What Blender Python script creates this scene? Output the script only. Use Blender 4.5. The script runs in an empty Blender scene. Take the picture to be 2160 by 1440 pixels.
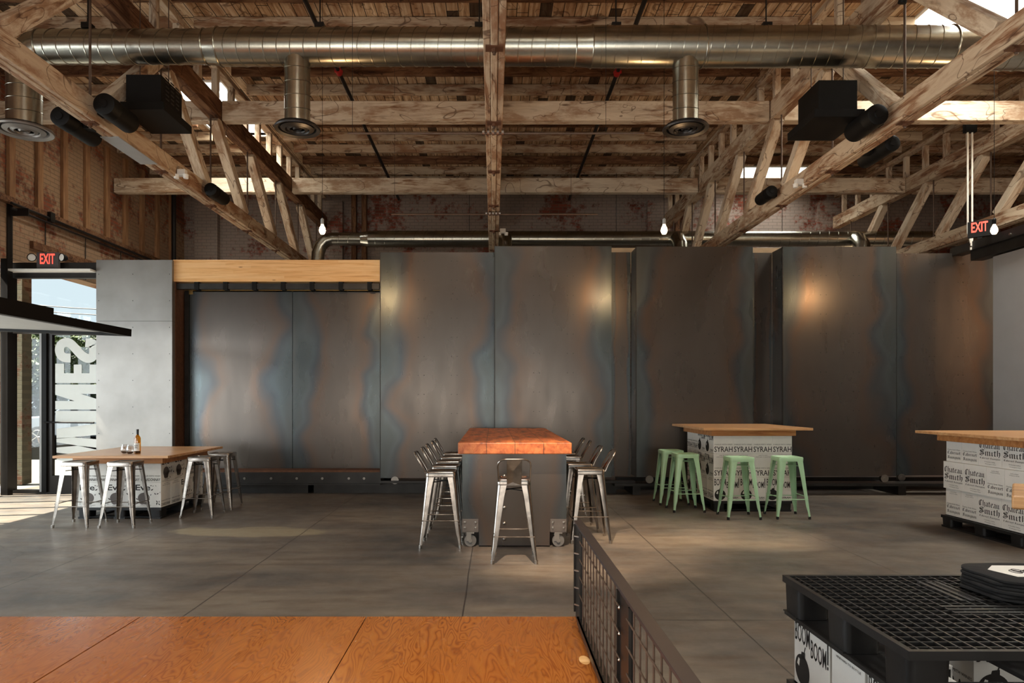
import bpy, math, random
from mathutils import Vector, Matrix, Euler
random.seed(7)
S = bpy.context.scene
COL = S.collection
PI = math.pi

# ------------------------------------------------------------------ camera
EYE = 1.5
cam_d = bpy.data.cameras.new('camera'); cam = bpy.data.objects.new('camera', cam_d); COL.objects.link(cam)
cam.location = (0, 0, EYE); cam.rotation_euler = (PI/2, 0, 0)
cam_d.sensor_width = 36; cam_d.lens = 24
cam_d.shift_x = 40/2160; cam_d.shift_y = 122/2160
cam_d.clip_start = .05; cam_d.clip_end = 300
S.camera = cam
def at(px, py, d):                      # a point read from the photograph at distance d
    return Vector(((px-1040)*d/1440, d, EYE-(py-842)*d/1440))

# ------------------------------------------------------------------ world, sun, window and fill light, exposure
W = bpy.data.worlds.new('world'); S.world = W; W.use_nodes = True
bg = W.node_tree.nodes['Background']
bg.inputs[0].default_value = (.80, .93, 1, 1); bg.inputs[1].default_value = .92
S.view_settings.view_transform = 'Standard'; S.view_settings.look = 'None'
S.view_settings.exposure = 0.12; S.view_settings.gamma = 1; S.view_settings.use_curve_mapping = False
def lamp(name, kind, loc, energy, color=(1, 1, 1), direction=None, **kw):
    l = bpy.data.lights.new(name, kind); l.energy = energy; l.color = color
    for k, v in kw.items(): setattr(l, k, v)
    o = bpy.data.objects.new(name, l); COL.objects.link(o); o.location = loc
    if direction is not None: o.rotation_euler = Vector(direction).to_track_quat('-Z', 'Y').to_euler()
    return o
lamp('sun', 'SUN', (-20, 5, 20), 32.0, (1, .93, .80), (.8, .13, -1.08), angle=.012)
lamp('daylight_left_windows', 'AREA', (-8.1, 5.2, 1.9), 560, (.9, .95, 1), (1, .12, -.05), shape='RECTANGLE', size=8.5, size_y=2.6)
lamp('fill_behind_camera', 'AREA', (-1.0, -2.2, 1.3), 430, (1, .92, .82), (0, .4, 1), shape='RECTANGLE', size=9, size_y=2.6)  # fill lamp added behind the camera, aimed up at the roof
SKY = [(-5.35, -4.4, 11.05, 13.3), (5.72, 7.3, 6.6, 9.62), (5.5, 7.3, 15.1, 16.4), (-1.2, 1.2, .1, 1.9), (8.9, 11.0, 3.2, 7.2)]  # last two skylights are unseen, added to brighten the roof and steel panels
for i, (x0, x1, y0, y1) in enumerate(SKY):
    lamp('skylight_and_fill_light', 'AREA', ((x0+x1)/2, (y0+y1)/2, 7.35), (230, 460, 110, 600, 620)[i], (1, .96, .9), (0, 0, -1), shape='RECTANGLE', size=x1-x0, size_y=y1-y0)

# ------------------------------------------------------------------ helpers
def lin(c):
    return tuple((v/255/12.92 if v/255 <= .04045 else ((v/255+.055)/1.055)**2.4) for v in c)
class MB:
    def __init__(s): s.v = []; s.f = []
    def add(s, vs, fs):
        n = len(s.v); s.v += [tuple(v) for v in vs]; s.f += [tuple(i+n for i in f) for f in fs]; return s
    def bx(s, x0, x1, y0, y1, z0, z1, M=None):
        vs = [Vector((x, y, z)) for z in (z0, z1) for y in (y0, y1) for x in (x0, x1)]
        if M is not None: vs = [M @ v for v in vs]
        return s.add(vs, [(0,2,3,1),(4,5,7,6),(0,1,5,4),(2,6,7,3),(0,4,6,2),(1,3,7,5)])
    def cyl(s, p, q, r, r2=None, n=16, caps=True):
        p = Vector(p); q = Vector(q); r2 = r if r2 is None else r2
        a = (q-p).normalized(); u = a.orthogonal().normalized(); w = a.cross(u)
        vs = []
        for c, rr in ((p, r), (q, r2)):
            for i in range(n):
                t = 2*PI*i/n; vs.append(c+u*(rr*math.cos(t))+w*(rr*math.sin(t)))
        fs = [(i, (i+1) % n, n+(i+1) % n, n+i) for i in range(n)]
        if caps: fs += [tuple(range(n-1, -1, -1)), tuple(range(n, 2*n))]
        return s.add(vs, fs)
    def tube(s, pts, r, n=10, caps=True):
        pts = [Vector(p) for p in pts]; rings = []; up = None
        for i, p in enumerate(pts):
            a = (pts[min(i+1, len(pts)-1)]-pts[max(i-1, 0)]).normalized()
            if up is None: up = a.orthogonal().normalized()
            u = (up-a*up.dot(a)).normalized(); up = u; w = a.cross(u)
            rr = r[i] if isinstance(r, (list, tuple)) else r
            rings.append([p+u*(rr*math.cos(2*PI*k/n))+w*(rr*math.sin(2*PI*k/n)) for k in range(n)])
        vs = [v for g in rings for v in g]
        fs = [(j*n+k, j*n+(k+1) % n, (j+1)*n+(k+1) % n, (j+1)*n+k) for j in range(len(rings)-1) for k in range(n)]
        if caps: fs += [tuple(range(n-1, -1, -1)), tuple(range((len(rings)-1)*n, len(rings)*n))]
        return s.add(vs, fs)
    def lathe(s, prof, c=(0, 0, 0), n=24, M=None):
        c = Vector(c); vs = []
        for r, z in prof:
            for i in range(n):
                v = Vector((r*math.cos(2*PI*i/n), r*math.sin(2*PI*i/n), z))
                vs.append((M @ v if M is not None else v)+c)
        fs = [(j*n+k, j*n+(k+1) % n, (j+1)*n+(k+1) % n, (j+1)*n+k) for j in range(len(prof)-1) for k in range(n)]
        return s.add(vs, fs)
    def poly(s, pts2, f, t0, t1):       # 2-D outline extruded between f(x,y,t0) and f(x,y,t1)
        n = len(pts2); vs = [f(x, y, t0) for x, y in pts2]+[f(x, y, t1) for x, y in pts2]
        return s.add(vs, [tuple(range(n-1, -1, -1)), tuple(range(n, 2*n))]+[(i, (i+1) % n, n+(i+1) % n, n+i) for i in range(n)])
    def mesh(s, name, mat, smooth=False):
        me = bpy.data.meshes.new(name); me.from_pydata(s.v, [], s.f); me.validate(); me.update()
        if mat: me.materials.append(mat)
        if smooth:
            me.polygons.foreach_set('use_smooth', [True]*len(me.polygons))
            try: me.set_sharp_from_angle(angle=math.radians(38))
            except Exception: pass
        return me
    def build(s, name, mat, parent=None, loc=None, rot=None, smooth=False, bevel=0):
        o = bpy.data.objects.new(name, s.mesh(name, mat, smooth)); COL.objects.link(o)
        if parent: o.parent = parent
        if loc is not None: o.location = loc
        if rot is not None: o.rotation_euler = rot
        if bevel:
            m = o.modifiers.new('bevel', 'BEVEL'); m.width = bevel; m.segments = 2; m.limit_method = 'ANGLE'
        return o
def tag(o, label, cat=None, group=None):
    o['label'] = label
    if cat: o['category'] = cat
    if group: o['group'] = group
    return o
def thing(name, label, cat, loc=(0, 0, 0), rz=0, group=None):
    o = bpy.data.objects.new(name, None); COL.objects.link(o); o.location = loc; o.rotation_euler = (0, 0, rz)
    o.empty_display_size = .1
    return tag(o, label, cat, group)
def struct(o): o['kind'] = 'structure'; return o
def copy_tree(o, parent=None):
    c = o.copy(); COL.objects.link(c); c.parent = parent
    for ch in list(o.children): copy_tree(ch, c)
    return c
def bar(name, p, q, w, h, mat, parent=None, up=(0, 0, 1), bevel=.006):
    """a straight member from p to q: local X along its length, w across, h along 'up'"""
    p = Vector(p); q = Vector(q); L = (q-p).length; x = (q-p).normalized(); u = Vector(up)
    y = u.cross(x).normalized(); z = x.cross(y)
    m = MB().bx(-L/2, L/2, -w/2, w/2, -h/2, h/2)
    o = m.build(name, mat, parent, (p+q)/2, Matrix((x, y, z)).transposed().to_euler())
    if bevel:
        b = o.modifiers.new('bevel', 'BEVEL'); b.width = bevel; b.segments = 1
    return o

# ------------------------------------------------------------------ materials
MATS = {}
class NT:
    def __init__(s, name):
        s.m = bpy.data.materials.new(name); s.m.use_nodes = True; s.t = s.m.node_tree; s.b = s.t.nodes['Principled BSDF']; MATS[name] = s.m
    def n(s, ty, **kw):
        o = s.t.nodes.new('ShaderNode'+ty)
        for k, v in kw.items():
            if k.startswith('i_'):
                key = k[2:]; key = int(key) if key.isdigit() else key.replace('_', ' ')
                s.put(o.inputs[key], v)
            else: setattr(o, k, v)
        return o
    def put(s, sock, v):
        if isinstance(v, bpy.types.NodeSocket): s.t.links.new(v, sock)
        elif isinstance(v, tuple) and len(v) == 3 and sock.type == 'RGBA': sock.default_value = (*v, 1)
        else: sock.default_value = v
    def math(s, op, a, b=0.0, clamp=False):
        o = s.n('Math', operation=op, use_clamp=clamp); s.put(o.inputs[0], a); s.put(o.inputs[1], b); return o.outputs[0]
    def mix(s, f, a, b, mode='MIX'):
        o = s.n('Mix', data_type='RGBA', blend_type=mode); s.put(o.inputs[0], f); s.put(o.inputs[6], a); s.put(o.inputs[7], b); return o.outputs[2]
    def ramp(s, f, stops):
        o = s.n('ValToRGB'); s.put(o.inputs[0], f); e = o.color_ramp.elements
        while len(e) < len(stops): e.new(.5)
        for k, (p, c) in zip(e, stops): k.position = p; k.color = (*c, 1) if len(c) == 3 else c
        return o.outputs[0]
    def mr(s, f, a, b, c=0.0, d=1.0, smooth=False):
        o = s.n('MapRange', clamp=True); 
        if smooth: o.interpolation_type = 'SMOOTHSTEP'
        s.put(o.inputs[0], f); s.put(o.inputs[1], a); s.put(o.inputs[2], b); s.put(o.inputs[3], c); s.put(o.inputs[4], d); return o.outputs[0]
    def coords(s, kind='Object', scale=(1, 1, 1), rand=False, loc=(0, 0, 0)):
        c = s.n('TexCoord').outputs[kind]
        if rand:
            r = s.n('ObjectInfo').outputs['Random']; k = s.math('MULTIPLY', r, 57.0)
            v = s.n('VectorMath', operation='ADD'); s.put(v.inputs[0], c)
            x = s.n('CombineXYZ'); s.put(x.inputs[0], k); s.put(x.inputs[1], k); s.put(x.inputs[2], k); s.put(v.inputs[1], x.outputs[0]); c = v.outputs[0]
        m = s.n('Mapping'); s.put(m.inputs[0], c); m.inputs['Scale'].default_value = scale; m.inputs['Location'].default_value = loc
        return m.outputs[0]
    def noise(s, vec, scale=5.0, detail=4.0, rough=.55, dist=0.0, out=0):
        o = s.n('TexNoise'); s.put(o.inputs['Vector'], vec); o.inputs['Scale'].default_value = scale; o.inputs['Detail'].default_value = detail
        o.inputs['Roughness'].default_value = rough; o.inputs['Distortion'].default_value = dist; return o.outputs[out]
    def xyz(s, vec):
        o = s.n('SeparateXYZ'); s.put(o.inputs[0], vec); return o.outputs
    def fin(s, color, rough=.5, metal=0.0, bump=None, bs=.3, bd=.01, spec=None):
        s.put(s.b.inputs['Base Color'], color); s.put(s.b.inputs['Roughness'], rough); s.put(s.b.inputs['Metallic'], metal)
        if spec is not None: s.b.inputs['Specular IOR Level'].default_value = spec
        if bump is not None:
            o = s.n('Bump'); s.put(o.inputs['Height'], bump); o.inputs['Strength'].default_value = bs; o.inputs['Distance'].default_value = bd
            s.put(s.b.inputs['Normal'], o.outputs[0])
        return s.m
def plain(name, rgb, rough=.5, metal=0.0, mottle=.12, sc=8, bump=0, spec=None):
    t = NT(name); c = lin(rgb); v = t.coords()
    n = t.noise(v, sc, 4)
    col = t.mix(t.mr(n, .3, .7), tuple(x*(1-mottle) for x in c), tuple(min(1, x*(1+mottle)) for x in c))
    return t.fin(col, rough, metal, n if bump else None, bump, spec=spec)

def old_wood(name, light, mid, dark, white=.5, stain=1.0):
    t = NT(name); v = t.coords(rand=True)
    g = t.noise(t.coords(scale=(1.6, 13, 13), rand=True), 1.0, 6, .65, 1.2)
    big = t.noise(t.coords(scale=(.9, 2.4, 2.4), rand=True), 1.3, 3, .6)
    col = t.ramp(g, [(.28, lin(dark)), (.45, lin(mid)), (.62, lin(light))])
    wash = t.mr(t.math('ADD', big, t.math('MULTIPLY', g, .35)), .78-white*.25, .86-white*.2)
    col = t.mix(t.math('MULTIPLY', wash, .75), col, lin(light))
    rst = t.mr(t.noise(t.coords(scale=(.8, 2.2, 2.2), rand=True), 1.9, 5, .7), .50, .62)
    col = t.mix(t.math('MULTIPLY', rst, .85), col, lin(mid))
    ring = t.noise(t.coords(scale=(1, 2.4, 2.4), rand=True), 1.3, 2, .5, .8)
    line = t.mr(t.math('ABSOLUTE', t.math('SUBTRACT', ring, .53)), .002, .010, 1, 0)
    col = t.mix(t.math('MULTIPLY', line, .7*stain), col, lin(dark))
    vo = t.n('TexVoronoi'); t.put(vo.inputs['Vector'], t.coords(scale=(.8, 3, 3), rand=True)); vo.inputs['Scale'].default_value = 1.6
    knot = t.mr(vo.outputs['Distance'], .04, .11, 1, 0)
    col = t.mix(t.math('MULTIPLY', knot, .75), col, lin(dark))
    return t.fin(col, .85, 0, g, .35, .008, spec=.2)
WOOD = old_wood('weathered_timber', (198, 178, 152), (146, 108, 80), (72, 46, 32), .85)
WOODB = old_wood('whitewashed_beam', (214, 198, 174), (158, 124, 96), (84, 56, 40), 1.05)
WOODD = old_wood('brown_timber', (132, 98, 70), (94, 62, 42), (44, 28, 19), .3)

def clean_wood(name, a, b, c, sc=(1, 14, 14), rough=.45, streak=1.0, planks=None):
    t = NT(name); v = t.coords(rand=True)
    g = t.noise(t.coords(scale=sc, rand=True), 1.2, 5, .6, .4)
    col = t.ramp(g, [(.3, lin(a)), (.5, lin(b)), (.68, lin(c))])
    fine = t.noise(t.coords(scale=tuple(k*6 for k in sc), rand=True), 1.2, 2)
    col = t.mix(t.mr(fine, .35, .65, 0, .35*streak), col, lin(a))
    return t.fin(col, rough, 0, g, .08, .002)
FIR = clean_wood('table_fir', (166, 116, 74), (192, 146, 100), (208, 168, 122), (1.2, 16, 16), .3)
FIRDK = clean_wood('apron_fir', (160, 100, 52), (190, 128, 74), (206, 150, 98), (1.5, 14, 14), .4)
def glulam():
    t = NT('laminated_beam'); v = t.coords()
    x, y, z = t.xyz(v)
    row = t.math('FLOOR', t.math('DIVIDE', z, .042))
    sx = t.math('FLOOR', t.math('ADD', t.math('DIVIDE', x, 1.1), t.math('MULTIPLY', row, .37)))
    cb = t.n('CombineXYZ'); t.put(cb.inputs[0], sx); t.put(cb.inputs[1], row)
    wn = t.n('TexWhiteNoise', noise_dimensions='3D'); t.put(wn.inputs[0], cb.outputs[0])
    g = t.noise(t.coords(scale=(1.5, 30, 30)), 1.3, 5, .6, .5)
    col = t.ramp(g, [(.3, lin((206, 146, 86))), (.5, lin((232, 178, 116))), (.7, lin((242, 198, 142)))])
    col = t.mix(t.math('MULTIPLY', wn.outputs[0], .55), col, lin((246, 208, 154)))
    vo = t.n('TexVoronoi'); t.put(vo.inputs['Vector'], t.coords(scale=(1.1, 5, 5))); vo.inputs['Scale'].default_value = 1.5
    col = t.mix(t.mr(vo.outputs['Distance'], .03, .07, .8, 0), col, lin((120, 66, 34)))
    return t.fin(col, .5, 0, spec=.3)
GLULAM = glulam()
def plyfloor():
    t = NT('orange_plywood'); 
    w = t.noise(t.coords(scale=(9.0, 1.9, 1)), 1.0, 2.2, .5, .5)
    ln = t.n('Math', operation='FRACT'); t.put(ln.inputs[0], t.math('MULTIPLY', w, 17.0)); f = ln.outputs[0]
    tri = t.math('ABSOLUTE', t.math('SUBTRACT', f, .5))
    col = t.ramp(t.math('MULTIPLY', tri, 2.0), [(.0, lin((138, 72, 26))), (.4, lin((166, 94, 34))), (1, lin((176, 106, 42)))])
    big = t.noise(t.coords(scale=(1, .5, 1)), 1.4, 3)
    col = t.mix(t.mr(big, .4, .65, 0, .35), col, lin((158, 84, 28)))
    t.b.inputs['Coat Weight'].default_value = .5; t.b.inputs['Coat Roughness'].default_value = .22
    rg = t.mr(t.noise(t.coords(scale=(3, 1, 1)), 2, 3), .3, .7, .2, .34)
    return t.fin(col, rg, 0, t.math('MULTIPLY', tri, .2), .03, .002)
PLY = plyfloor()
def butcher():
    t = NT('old_growth_tabletop'); v = t.coords()
    x, y, z = t.xyz(v)
    row = t.math('FLOOR', t.math('DIVIDE', t.math('ADD', x, .57), .285))
    sy = t.math('FLOOR', t.math('ADD', t.math('DIVIDE', y, .9), t.math('MULTIPLY', row, .37)))
    cb = t.n('CombineXYZ'); t.put(cb.inputs[0], sy); t.put(cb.inputs[1], row)
    wn = t.n('TexWhiteNoise', noise_dimensions='3D'); t.put(wn.inputs[0], cb.outputs[0])
    g = t.noise(t.coords(scale=(14, 1.4, 14)), 1.2, 5, .6, .6)
    col = t.ramp(g, [(.25, lin((122, 56, 26))), (.45, lin((180, 94, 48))), (.65, lin((204, 124, 70)))])
    col = t.mix(t.math('MULTIPLY', wn.outputs[0], .4), col, lin((206, 120, 70)))
    dk = t.mr(t.noise(t.coords(scale=(6, 1.6, 6)), 1.6, 6, .75), .47, .62)
    dk = t.math('MULTIPLY', dk, t.mr(z, 1.05, 1.066, .25, 1))
    col = t.mix(t.math('MULTIPLY', dk, .85), col, lin((74, 42, 30)))
    fr = t.n('Math', operation='FRACT'); t.put(fr.inputs[0], t.math('DIVIDE', t.math('ADD', x, .57), .285))
    seam = t.math('LESS_THAN', fr.outputs[0], .022)
    fy = t.n('Math', operation='FRACT'); t.put(fy.inputs[0], t.math('ADD', t.math('DIVIDE', y, .9), t.math('MULTIPLY', row, .37)))
    seam = t.math('MAXIMUM', seam, t.math('LESS_THAN', fy.outputs[0], .006))
    col = t.mix(t.math('MULTIPLY', seam, .85), col, lin((40, 22, 14)))
    return t.fin(col, .42, 0, g, .15, .004)
BUTCHER = butcher()

def hot_steel(name, bright=1.0, rough=.27, seed=0, blue=1.0):
    """mill-scale sheet: brown-grey middle, blue-grey edges with a wandering border"""
    t = NT(name); G = t.n('TexCoord').outputs['Generated']; gx, gy, gz = t.xyz(G)
    wob = t.noise(t.coords(scale=(.5, 1, .62), rand=True), 1.5, 2, .42, .1)
    wob2 = t.noise(t.coords(scale=(1.5, 1, .5), rand=True), 2.2, 3, .5)
    e = t.math('ABSOLUTE', t.math('SUBTRACT', t.math('MULTIPLY', gx, 2.0), 1.0))
    e = t.math('ADD', e, t.math('MULTIPLY', t.math('SUBTRACT', wob, .5), 1.3))
    k = lambda c: tuple(v*bright*1.06 for v in lin(c))
    col = t.ramp(e, [(.0, k((97, 90, 84))), (.45, k((99, 90, 83))), (.62, k((102, 87, 77))), (.80, k((78, 82, 85))), (.9, k((86, 93, 94))), (1.0, k((81, 87, 87)))])
    col = t.mix(t.mr(wob2, .35, .7, 0, .5), col, k((84, 79, 75)))
    sp = t.noise(t.coords(rand=True, scale=(1.2, 1, 1)), 9, 6, .75)
    col = t.mix(t.mr(sp, .66, .78, 0, .3), col, k((50, 40, 34)))
  # faint variation of gloss
    rg = t.mr(wob2, .3, .7, rough-.02, rough+.06)
    return t.fin(col, rg, .82, t.noise(t.coords(rand=True), .9, 0), .10, .05)
STEEL = hot_steel('mill_scale_steel')
STEELB = plain('pale_mill_steel', (146, 143, 139), .5, .8, .2, 1.1)
RAWST = plain('stool_steel', (150, 142, 134), .25, 1.0, .3, 10)
GALV = None
def galv():
    t = NT('galvanised_duct')
    n = t.noise(t.coords(scale=(1, 3, 3)), 2.2, 4, .6); sp = t.noise(t.coords(), 40, 2)
    col = t.ramp(n, [(.3, lin((160, 157, 146))), (.65, lin((186, 184, 172)))])
    col = t.mix(t.mr(sp, .4, .6, 0, .15), col, lin((205, 200, 186)))
    return t.fin(col, .27, 1.0)
GALV = galv()
BLACK = plain('black_powder_coat', (12, 11, 10), .6, .0, .2, spec=.2)
DARKST = plain('dark_channel_steel', (62, 60, 58), .4, .85, .2, 5)
BRONZE = plain('dark_bronze_frame', (38, 35, 33), .4, .6, .15, 4)
BOLT = plain('bolt_steel', (170, 164, 156), .3, 1, .1)
RUSTB = plain('rusty_bolt', (104, 70, 50), .7, .5, .25, 20)
GREY = plain('grey_painted_wall', (124, 122, 122), .6, 0, .04, 3)
MINT = plain('mint_paint', (168, 208, 168), .28, 0, .04, 4)
RUBBER = plain('black_rubber', (26, 26, 26), .75)
PLASTIC = plain('black_pallet_plastic', (19, 18, 18), .5, 0, .35, 9, .15)
CARDW = plain('white_cardboard', (222, 220, 214), .75, 0, .04, 6)
INK = plain('black_print', (30, 26, 24), .7, 0, .05)
INKG = plain('grey_brown_print', (92, 84, 80), .7, 0, .08)
WHITEV = plain('white_vinyl', (206, 210, 206), .5, 0, .02)
CLOTH = plain('black_cotton', (14, 13, 14), .95, 0, .3, 30, .3)
WHITE = plain('white_paint', (228, 226, 220), .5, 0, .03)
PVC = plain('white_conduit', (214, 208, 196), .4, 0, .03)
PIPE = plain('black_sprinkler_pipe', (34, 30, 28), .5, .3, .2)
ROD = plain('brown_steel_rod', (96, 78, 66), .55, .6, .2)
REDP = plain('red_coupling', (170, 34, 30), .5, 0, .1)
BRASS = plain('brass', (190, 156, 96), .35, .9, .1)
ASPH = plain('pale_asphalt', (122, 118, 110), .9, 0, .08, 1.5)
GRASSM = plain('hedge_leaves', (46, 62, 34), .8, 0, .5, 6)
TRUNK = plain('bark', (84, 66, 52), .9, 0, .3, 10)
CARP = plain('car_paint_silver', (150, 160, 172), .25, .7, .02)
CARG = plain('car_window', (34, 40, 46), .1, 0, .02)
TIRE = plain('tyre', (28, 28, 28), .8)
CORK = plain('black_capsule', (18, 16, 15), .4)
SCREED = plain('roof_light_ply', (216, 190, 156), .8, 0, .1, 4)
def glass(name, tint=(1, 1, 1), refl=.08, rough=0.02):
    t = NT(name); t.t.nodes.remove(t.b)
    tr = t.n('BsdfTransparent'); tr.inputs[0].default_value = (*tint, 1)
    gl = t.n('BsdfGlossy'); gl.inputs['Roughness'].default_value = rough
    lw = t.n('LayerWeight'); lw.inputs[0].default_value = .5
    mx = t.n('MixShader'); t.put(mx.inputs[0], t.math('ADD', t.math('MULTIPLY', t.math('POWER', lw.outputs['Facing'], 4.0), .6), refl*.3)); t.put(mx.inputs[1], tr.outputs[0]); t.put(mx.inputs[2], gl.outputs[0])
    t.put(t.t.nodes['Material Output'].inputs[0], mx.outputs[0]); return t.m
GLASS = glass('window_glass', (.96, .98, .98)); GLASSW = glass('wineglass', (.97, .97, .97), .3)
BOTTLEG = glass('amber_bottle_glass', lin((226, 176, 60)), .3)
FROST = plain('frosted_panel', (150, 150, 148), .5, 0, .05)
def emis(name, col, st):
    t = NT(name); t.fin(col, .4); t.put(t.b.inputs['Emission Color'], (*col, 1)); t.b.inputs['Emission Strength'].default_value = st; return t.m
BULB = emis('glowing_bulb', (1, .78, .48), 14.0); RED = emis('red_exit_letters', (1, .09, .06), 1.3)
def wine():
    return plain('red_wine', (28, 4, 8), .1, 0, .05)
WINE = wine()
LEAF = None
def leafm():
    t = NT('tree_leaves'); n = t.noise(t.coords(), 1.2, 3)
    return t.fin(t.ramp(n, [(.35, lin((30, 42, 20))), (.6, lin((72, 88, 38)))]), .7)
LEAF = leafm()

def brick(name, axis, wash=.5, lightc=(150, 128, 108), redc=(128, 66, 48)):
    t = NT(name); x, y, z = t.xyz(t.coords())
    cb = t.n('CombineXYZ'); t.put(cb.inputs[0], x if axis == 'x' else y); t.put(cb.inputs[1], z)
    b = t.n('TexBrick'); t.put(b.inputs['Vector'], cb.outputs[0]); b.inputs['Scale'].default_value = 1
    b.inputs['Brick Width'].default_value = .215; b.inputs['Row Height'].default_value = .076; b.inputs['Mortar Size'].default_value = .008
    b.inputs['Mortar Smooth'].default_value = .3; b.inputs['Bias'].default_value = -.1
    b.inputs['Color1'].default_value = (*lin(redc), 1); b.inputs['Color2'].default_value = (*lin(tuple(int(c*.72) for c in redc)), 1)
    b.inputs['Mortar'].default_value = (*lin((104, 88, 74)), 1)
    n = t.noise(t.coords(), 1.1, 5, .7); n2 = t.noise(t.coords(), 9, 4, .7)
    m = t.mr(t.math('ADD', n, t.math('MULTIPLY', n2, .45)), .74-wash*.12, .84-wash*.12)
    wcol = t.mix(b.outputs['Fac'], lin(lightc), lin(tuple(int(c*.86) for c in lightc)))
    col = t.mix(t.math('MULTIPLY', m, .85), b.outputs['Color'], wcol)
    return t.fin(col, .9, 0, t.math('ADD', t.math('MULTIPLY', b.outputs['Fac'], -1.0), t.math('MULTIPLY', n2, .4)), .5, .008, spec=.2)
BRX = brick('brick_back', 'x', 1.1, (150, 138, 128), (132, 70, 54)); BRY = brick('brick_side', 'y', .8, (156, 130, 104), (136, 78, 56)); BRP = brick('brick_pier', 'x', .75, (96, 94, 78), (98, 66, 50))

def concrete():
    t = NT('polished_concrete'); v = t.coords(); x, y, z = t.xyz(v)
    n1 = t.noise(t.coords(scale=(.35, .8, 1)), 1.0, 5, .6, .3); n2 = t.noise(v, 3.2, 6, .7); n3 = t.noise(t.coords(scale=(1.2, 5, 1)), 1.6, 4, .65)
    col = t.ramp(n1, [(.34, lin((70, 68, 66))), (.5, lin((98, 91, 84))), (.66, lin((128, 116, 100)))])
    col = t.mix(t.mr(n2, .42, .68, 0, .55), col, lin((124, 112, 98)))
    col = t.mix(t.mr(n3, .45, .7, 0, .7), col, lin((84, 68, 56)))
    # lighter repair patch in front of the sliding doors
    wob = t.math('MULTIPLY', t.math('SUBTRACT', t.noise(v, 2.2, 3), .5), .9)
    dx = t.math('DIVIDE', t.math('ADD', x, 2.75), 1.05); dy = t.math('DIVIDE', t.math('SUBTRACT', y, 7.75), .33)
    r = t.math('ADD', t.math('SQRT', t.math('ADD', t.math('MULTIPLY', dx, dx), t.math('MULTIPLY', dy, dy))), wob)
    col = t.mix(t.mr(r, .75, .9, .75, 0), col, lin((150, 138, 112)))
    m = None
    wx = t.math('MULTIPLY', t.math('SUBTRACT', t.noise(v, .8, 2), .5), .03)
    for ax, c, w in (('x', -5.75, .004), ('x', -3.91, .006), ('x', -2.14, .006), ('x', -.21, .006), ('x', 1.63, .005), ('x', 3.5, .005), ('x', 5.4, .005),
                     ('y', 2.9, .005), ('y', 4.64, .006), ('y', 6.19, .004), ('y', 7.94, .007), ('y', 9.75, .004)):
        k = t.math('ABSOLUTE', t.math('SUBTRACT', t.math('ADD', x if ax == 'x' else y, wx), c)); k = t.mr(k, w*.5, w*1.4, 1, 0)
        m = k if m is None else t.math('MAXIMUM', m, k)
    vo = t.n('TexVoronoi', feature='DISTANCE_TO_EDGE')
    dv = t.n('VectorMath', operation='ADD'); t.put(dv.inputs[0], v); sc = t.n('VectorMath', operation='SCALE'); t.put(sc.inputs[0], t.noise(v, 1.6, 4, .6, 0, 1)); sc.inputs['Scale'].default_value = .5; t.put(dv.inputs[1], sc.outputs[0])
    t.put(vo.inputs['Vector'], dv.outputs[0]); vo.inputs['Scale'].default_value = .7
    ck = t.math('MULTIPLY', t.mr(vo.outputs['Distance'], .0, .010, 1, 0), t.math('MULTIPLY', t.mr(x, -4.2, -3.95, 1, 0), t.math('MULTIPLY', t.mr(y, 7.9, 7.95, 1, 0), t.mr(y, 6.2, 6.3, 0, 1))))
    m = t.math('MAXIMUM', m, t.math('MULTIPLY', ck, .7))
    col = t.mix(t.math('MULTIPLY', m, .8), col, lin((34, 30, 28)))
    rg = t.mr(t.noise(v, 2.5, 5, .7), .3, .75, .30, .52)
    return t.fin(col, rg, 0, t.math('SUBTRACT', t.math('MULTIPLY', n2, .2), m), .12, .004)
CONC = concrete()
def deck():
    t = NT('roof_boards'); v = t.coords(); x, y, z = t.xyz(v)
    xr = t.math('DIVIDE', x, .155); b = t.math('FLOOR', xr)
    cb0 = t.n('CombineXYZ'); t.put(cb0.inputs[0], b); w0 = t.n('TexWhiteNoise', noise_dimensions='3D'); t.put(w0.inputs[0], cb0.outputs[0])
    yr = t.math('DIVIDE', t.math('ADD', y, t.math('MULTIPLY', w0.outputs[0], 3.0)), 1.2); s_ = t.math('FLOOR', yr)
    cb = t.n('CombineXYZ'); t.put(cb.inputs[0], b); t.put(cb.inputs[1], s_); wn = t.n('TexWhiteNoise', noise_dimensions='3D'); t.put(wn.inputs[0], cb.outputs[0])
    g = t.noise(t.coords(scale=(18, 1.3, 1)), 1, 5, .6, .5); big = t.noise(v, 1.4, 4, .6)
    col = t.ramp(g, [(.25, lin((112, 78, 52))), (.45, lin((186, 152, 116))), (.65, lin((224, 198, 164)))])
    col = t.mix(t.mr(big, .45, .7, 0, .5), col, lin((146, 98, 62)))
    ring = t.math('ABSOLUTE', t.math('SUBTRACT', t.noise(v, 2.6, 2, .5, .8), .5)); col = t.mix(t.mr(ring, .004, .015, .6, 0), col, lin((70, 42, 26)))
    col = t.mix(t.mr(wn.outputs[0], .86, .88, 0, .88), col, lin((40, 25, 17)))
    col = t.mix(t.mr(wn.outputs[0], .0, .3, .35, 0), col, lin((120, 70, 40)))
    fx = t.n('Math', operation='FRACT'); t.put(fx.inputs[0], xr); gap = t.math('LESS_THAN', fx.outputs[0], .07)
    fy = t.n('Math', operation='FRACT'); t.put(fy.inputs[0], yr); gap = t.math('MAXIMUM', gap, t.math('LESS_THAN', fy.outputs[0], .012))
    col = t.mix(t.math('MULTIPLY', gap, .9), col, lin((22, 14, 9)))
    return t.fin(col, .85, 0, t.math('SUBTRACT', g, gap), .4, .01, spec=.2)
DECK = deck()

STUD = clean_wood('stud_wood', (112, 76, 48), (146, 106, 70), (166, 126, 88), (1.2, 9, 9), .8)
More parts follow.
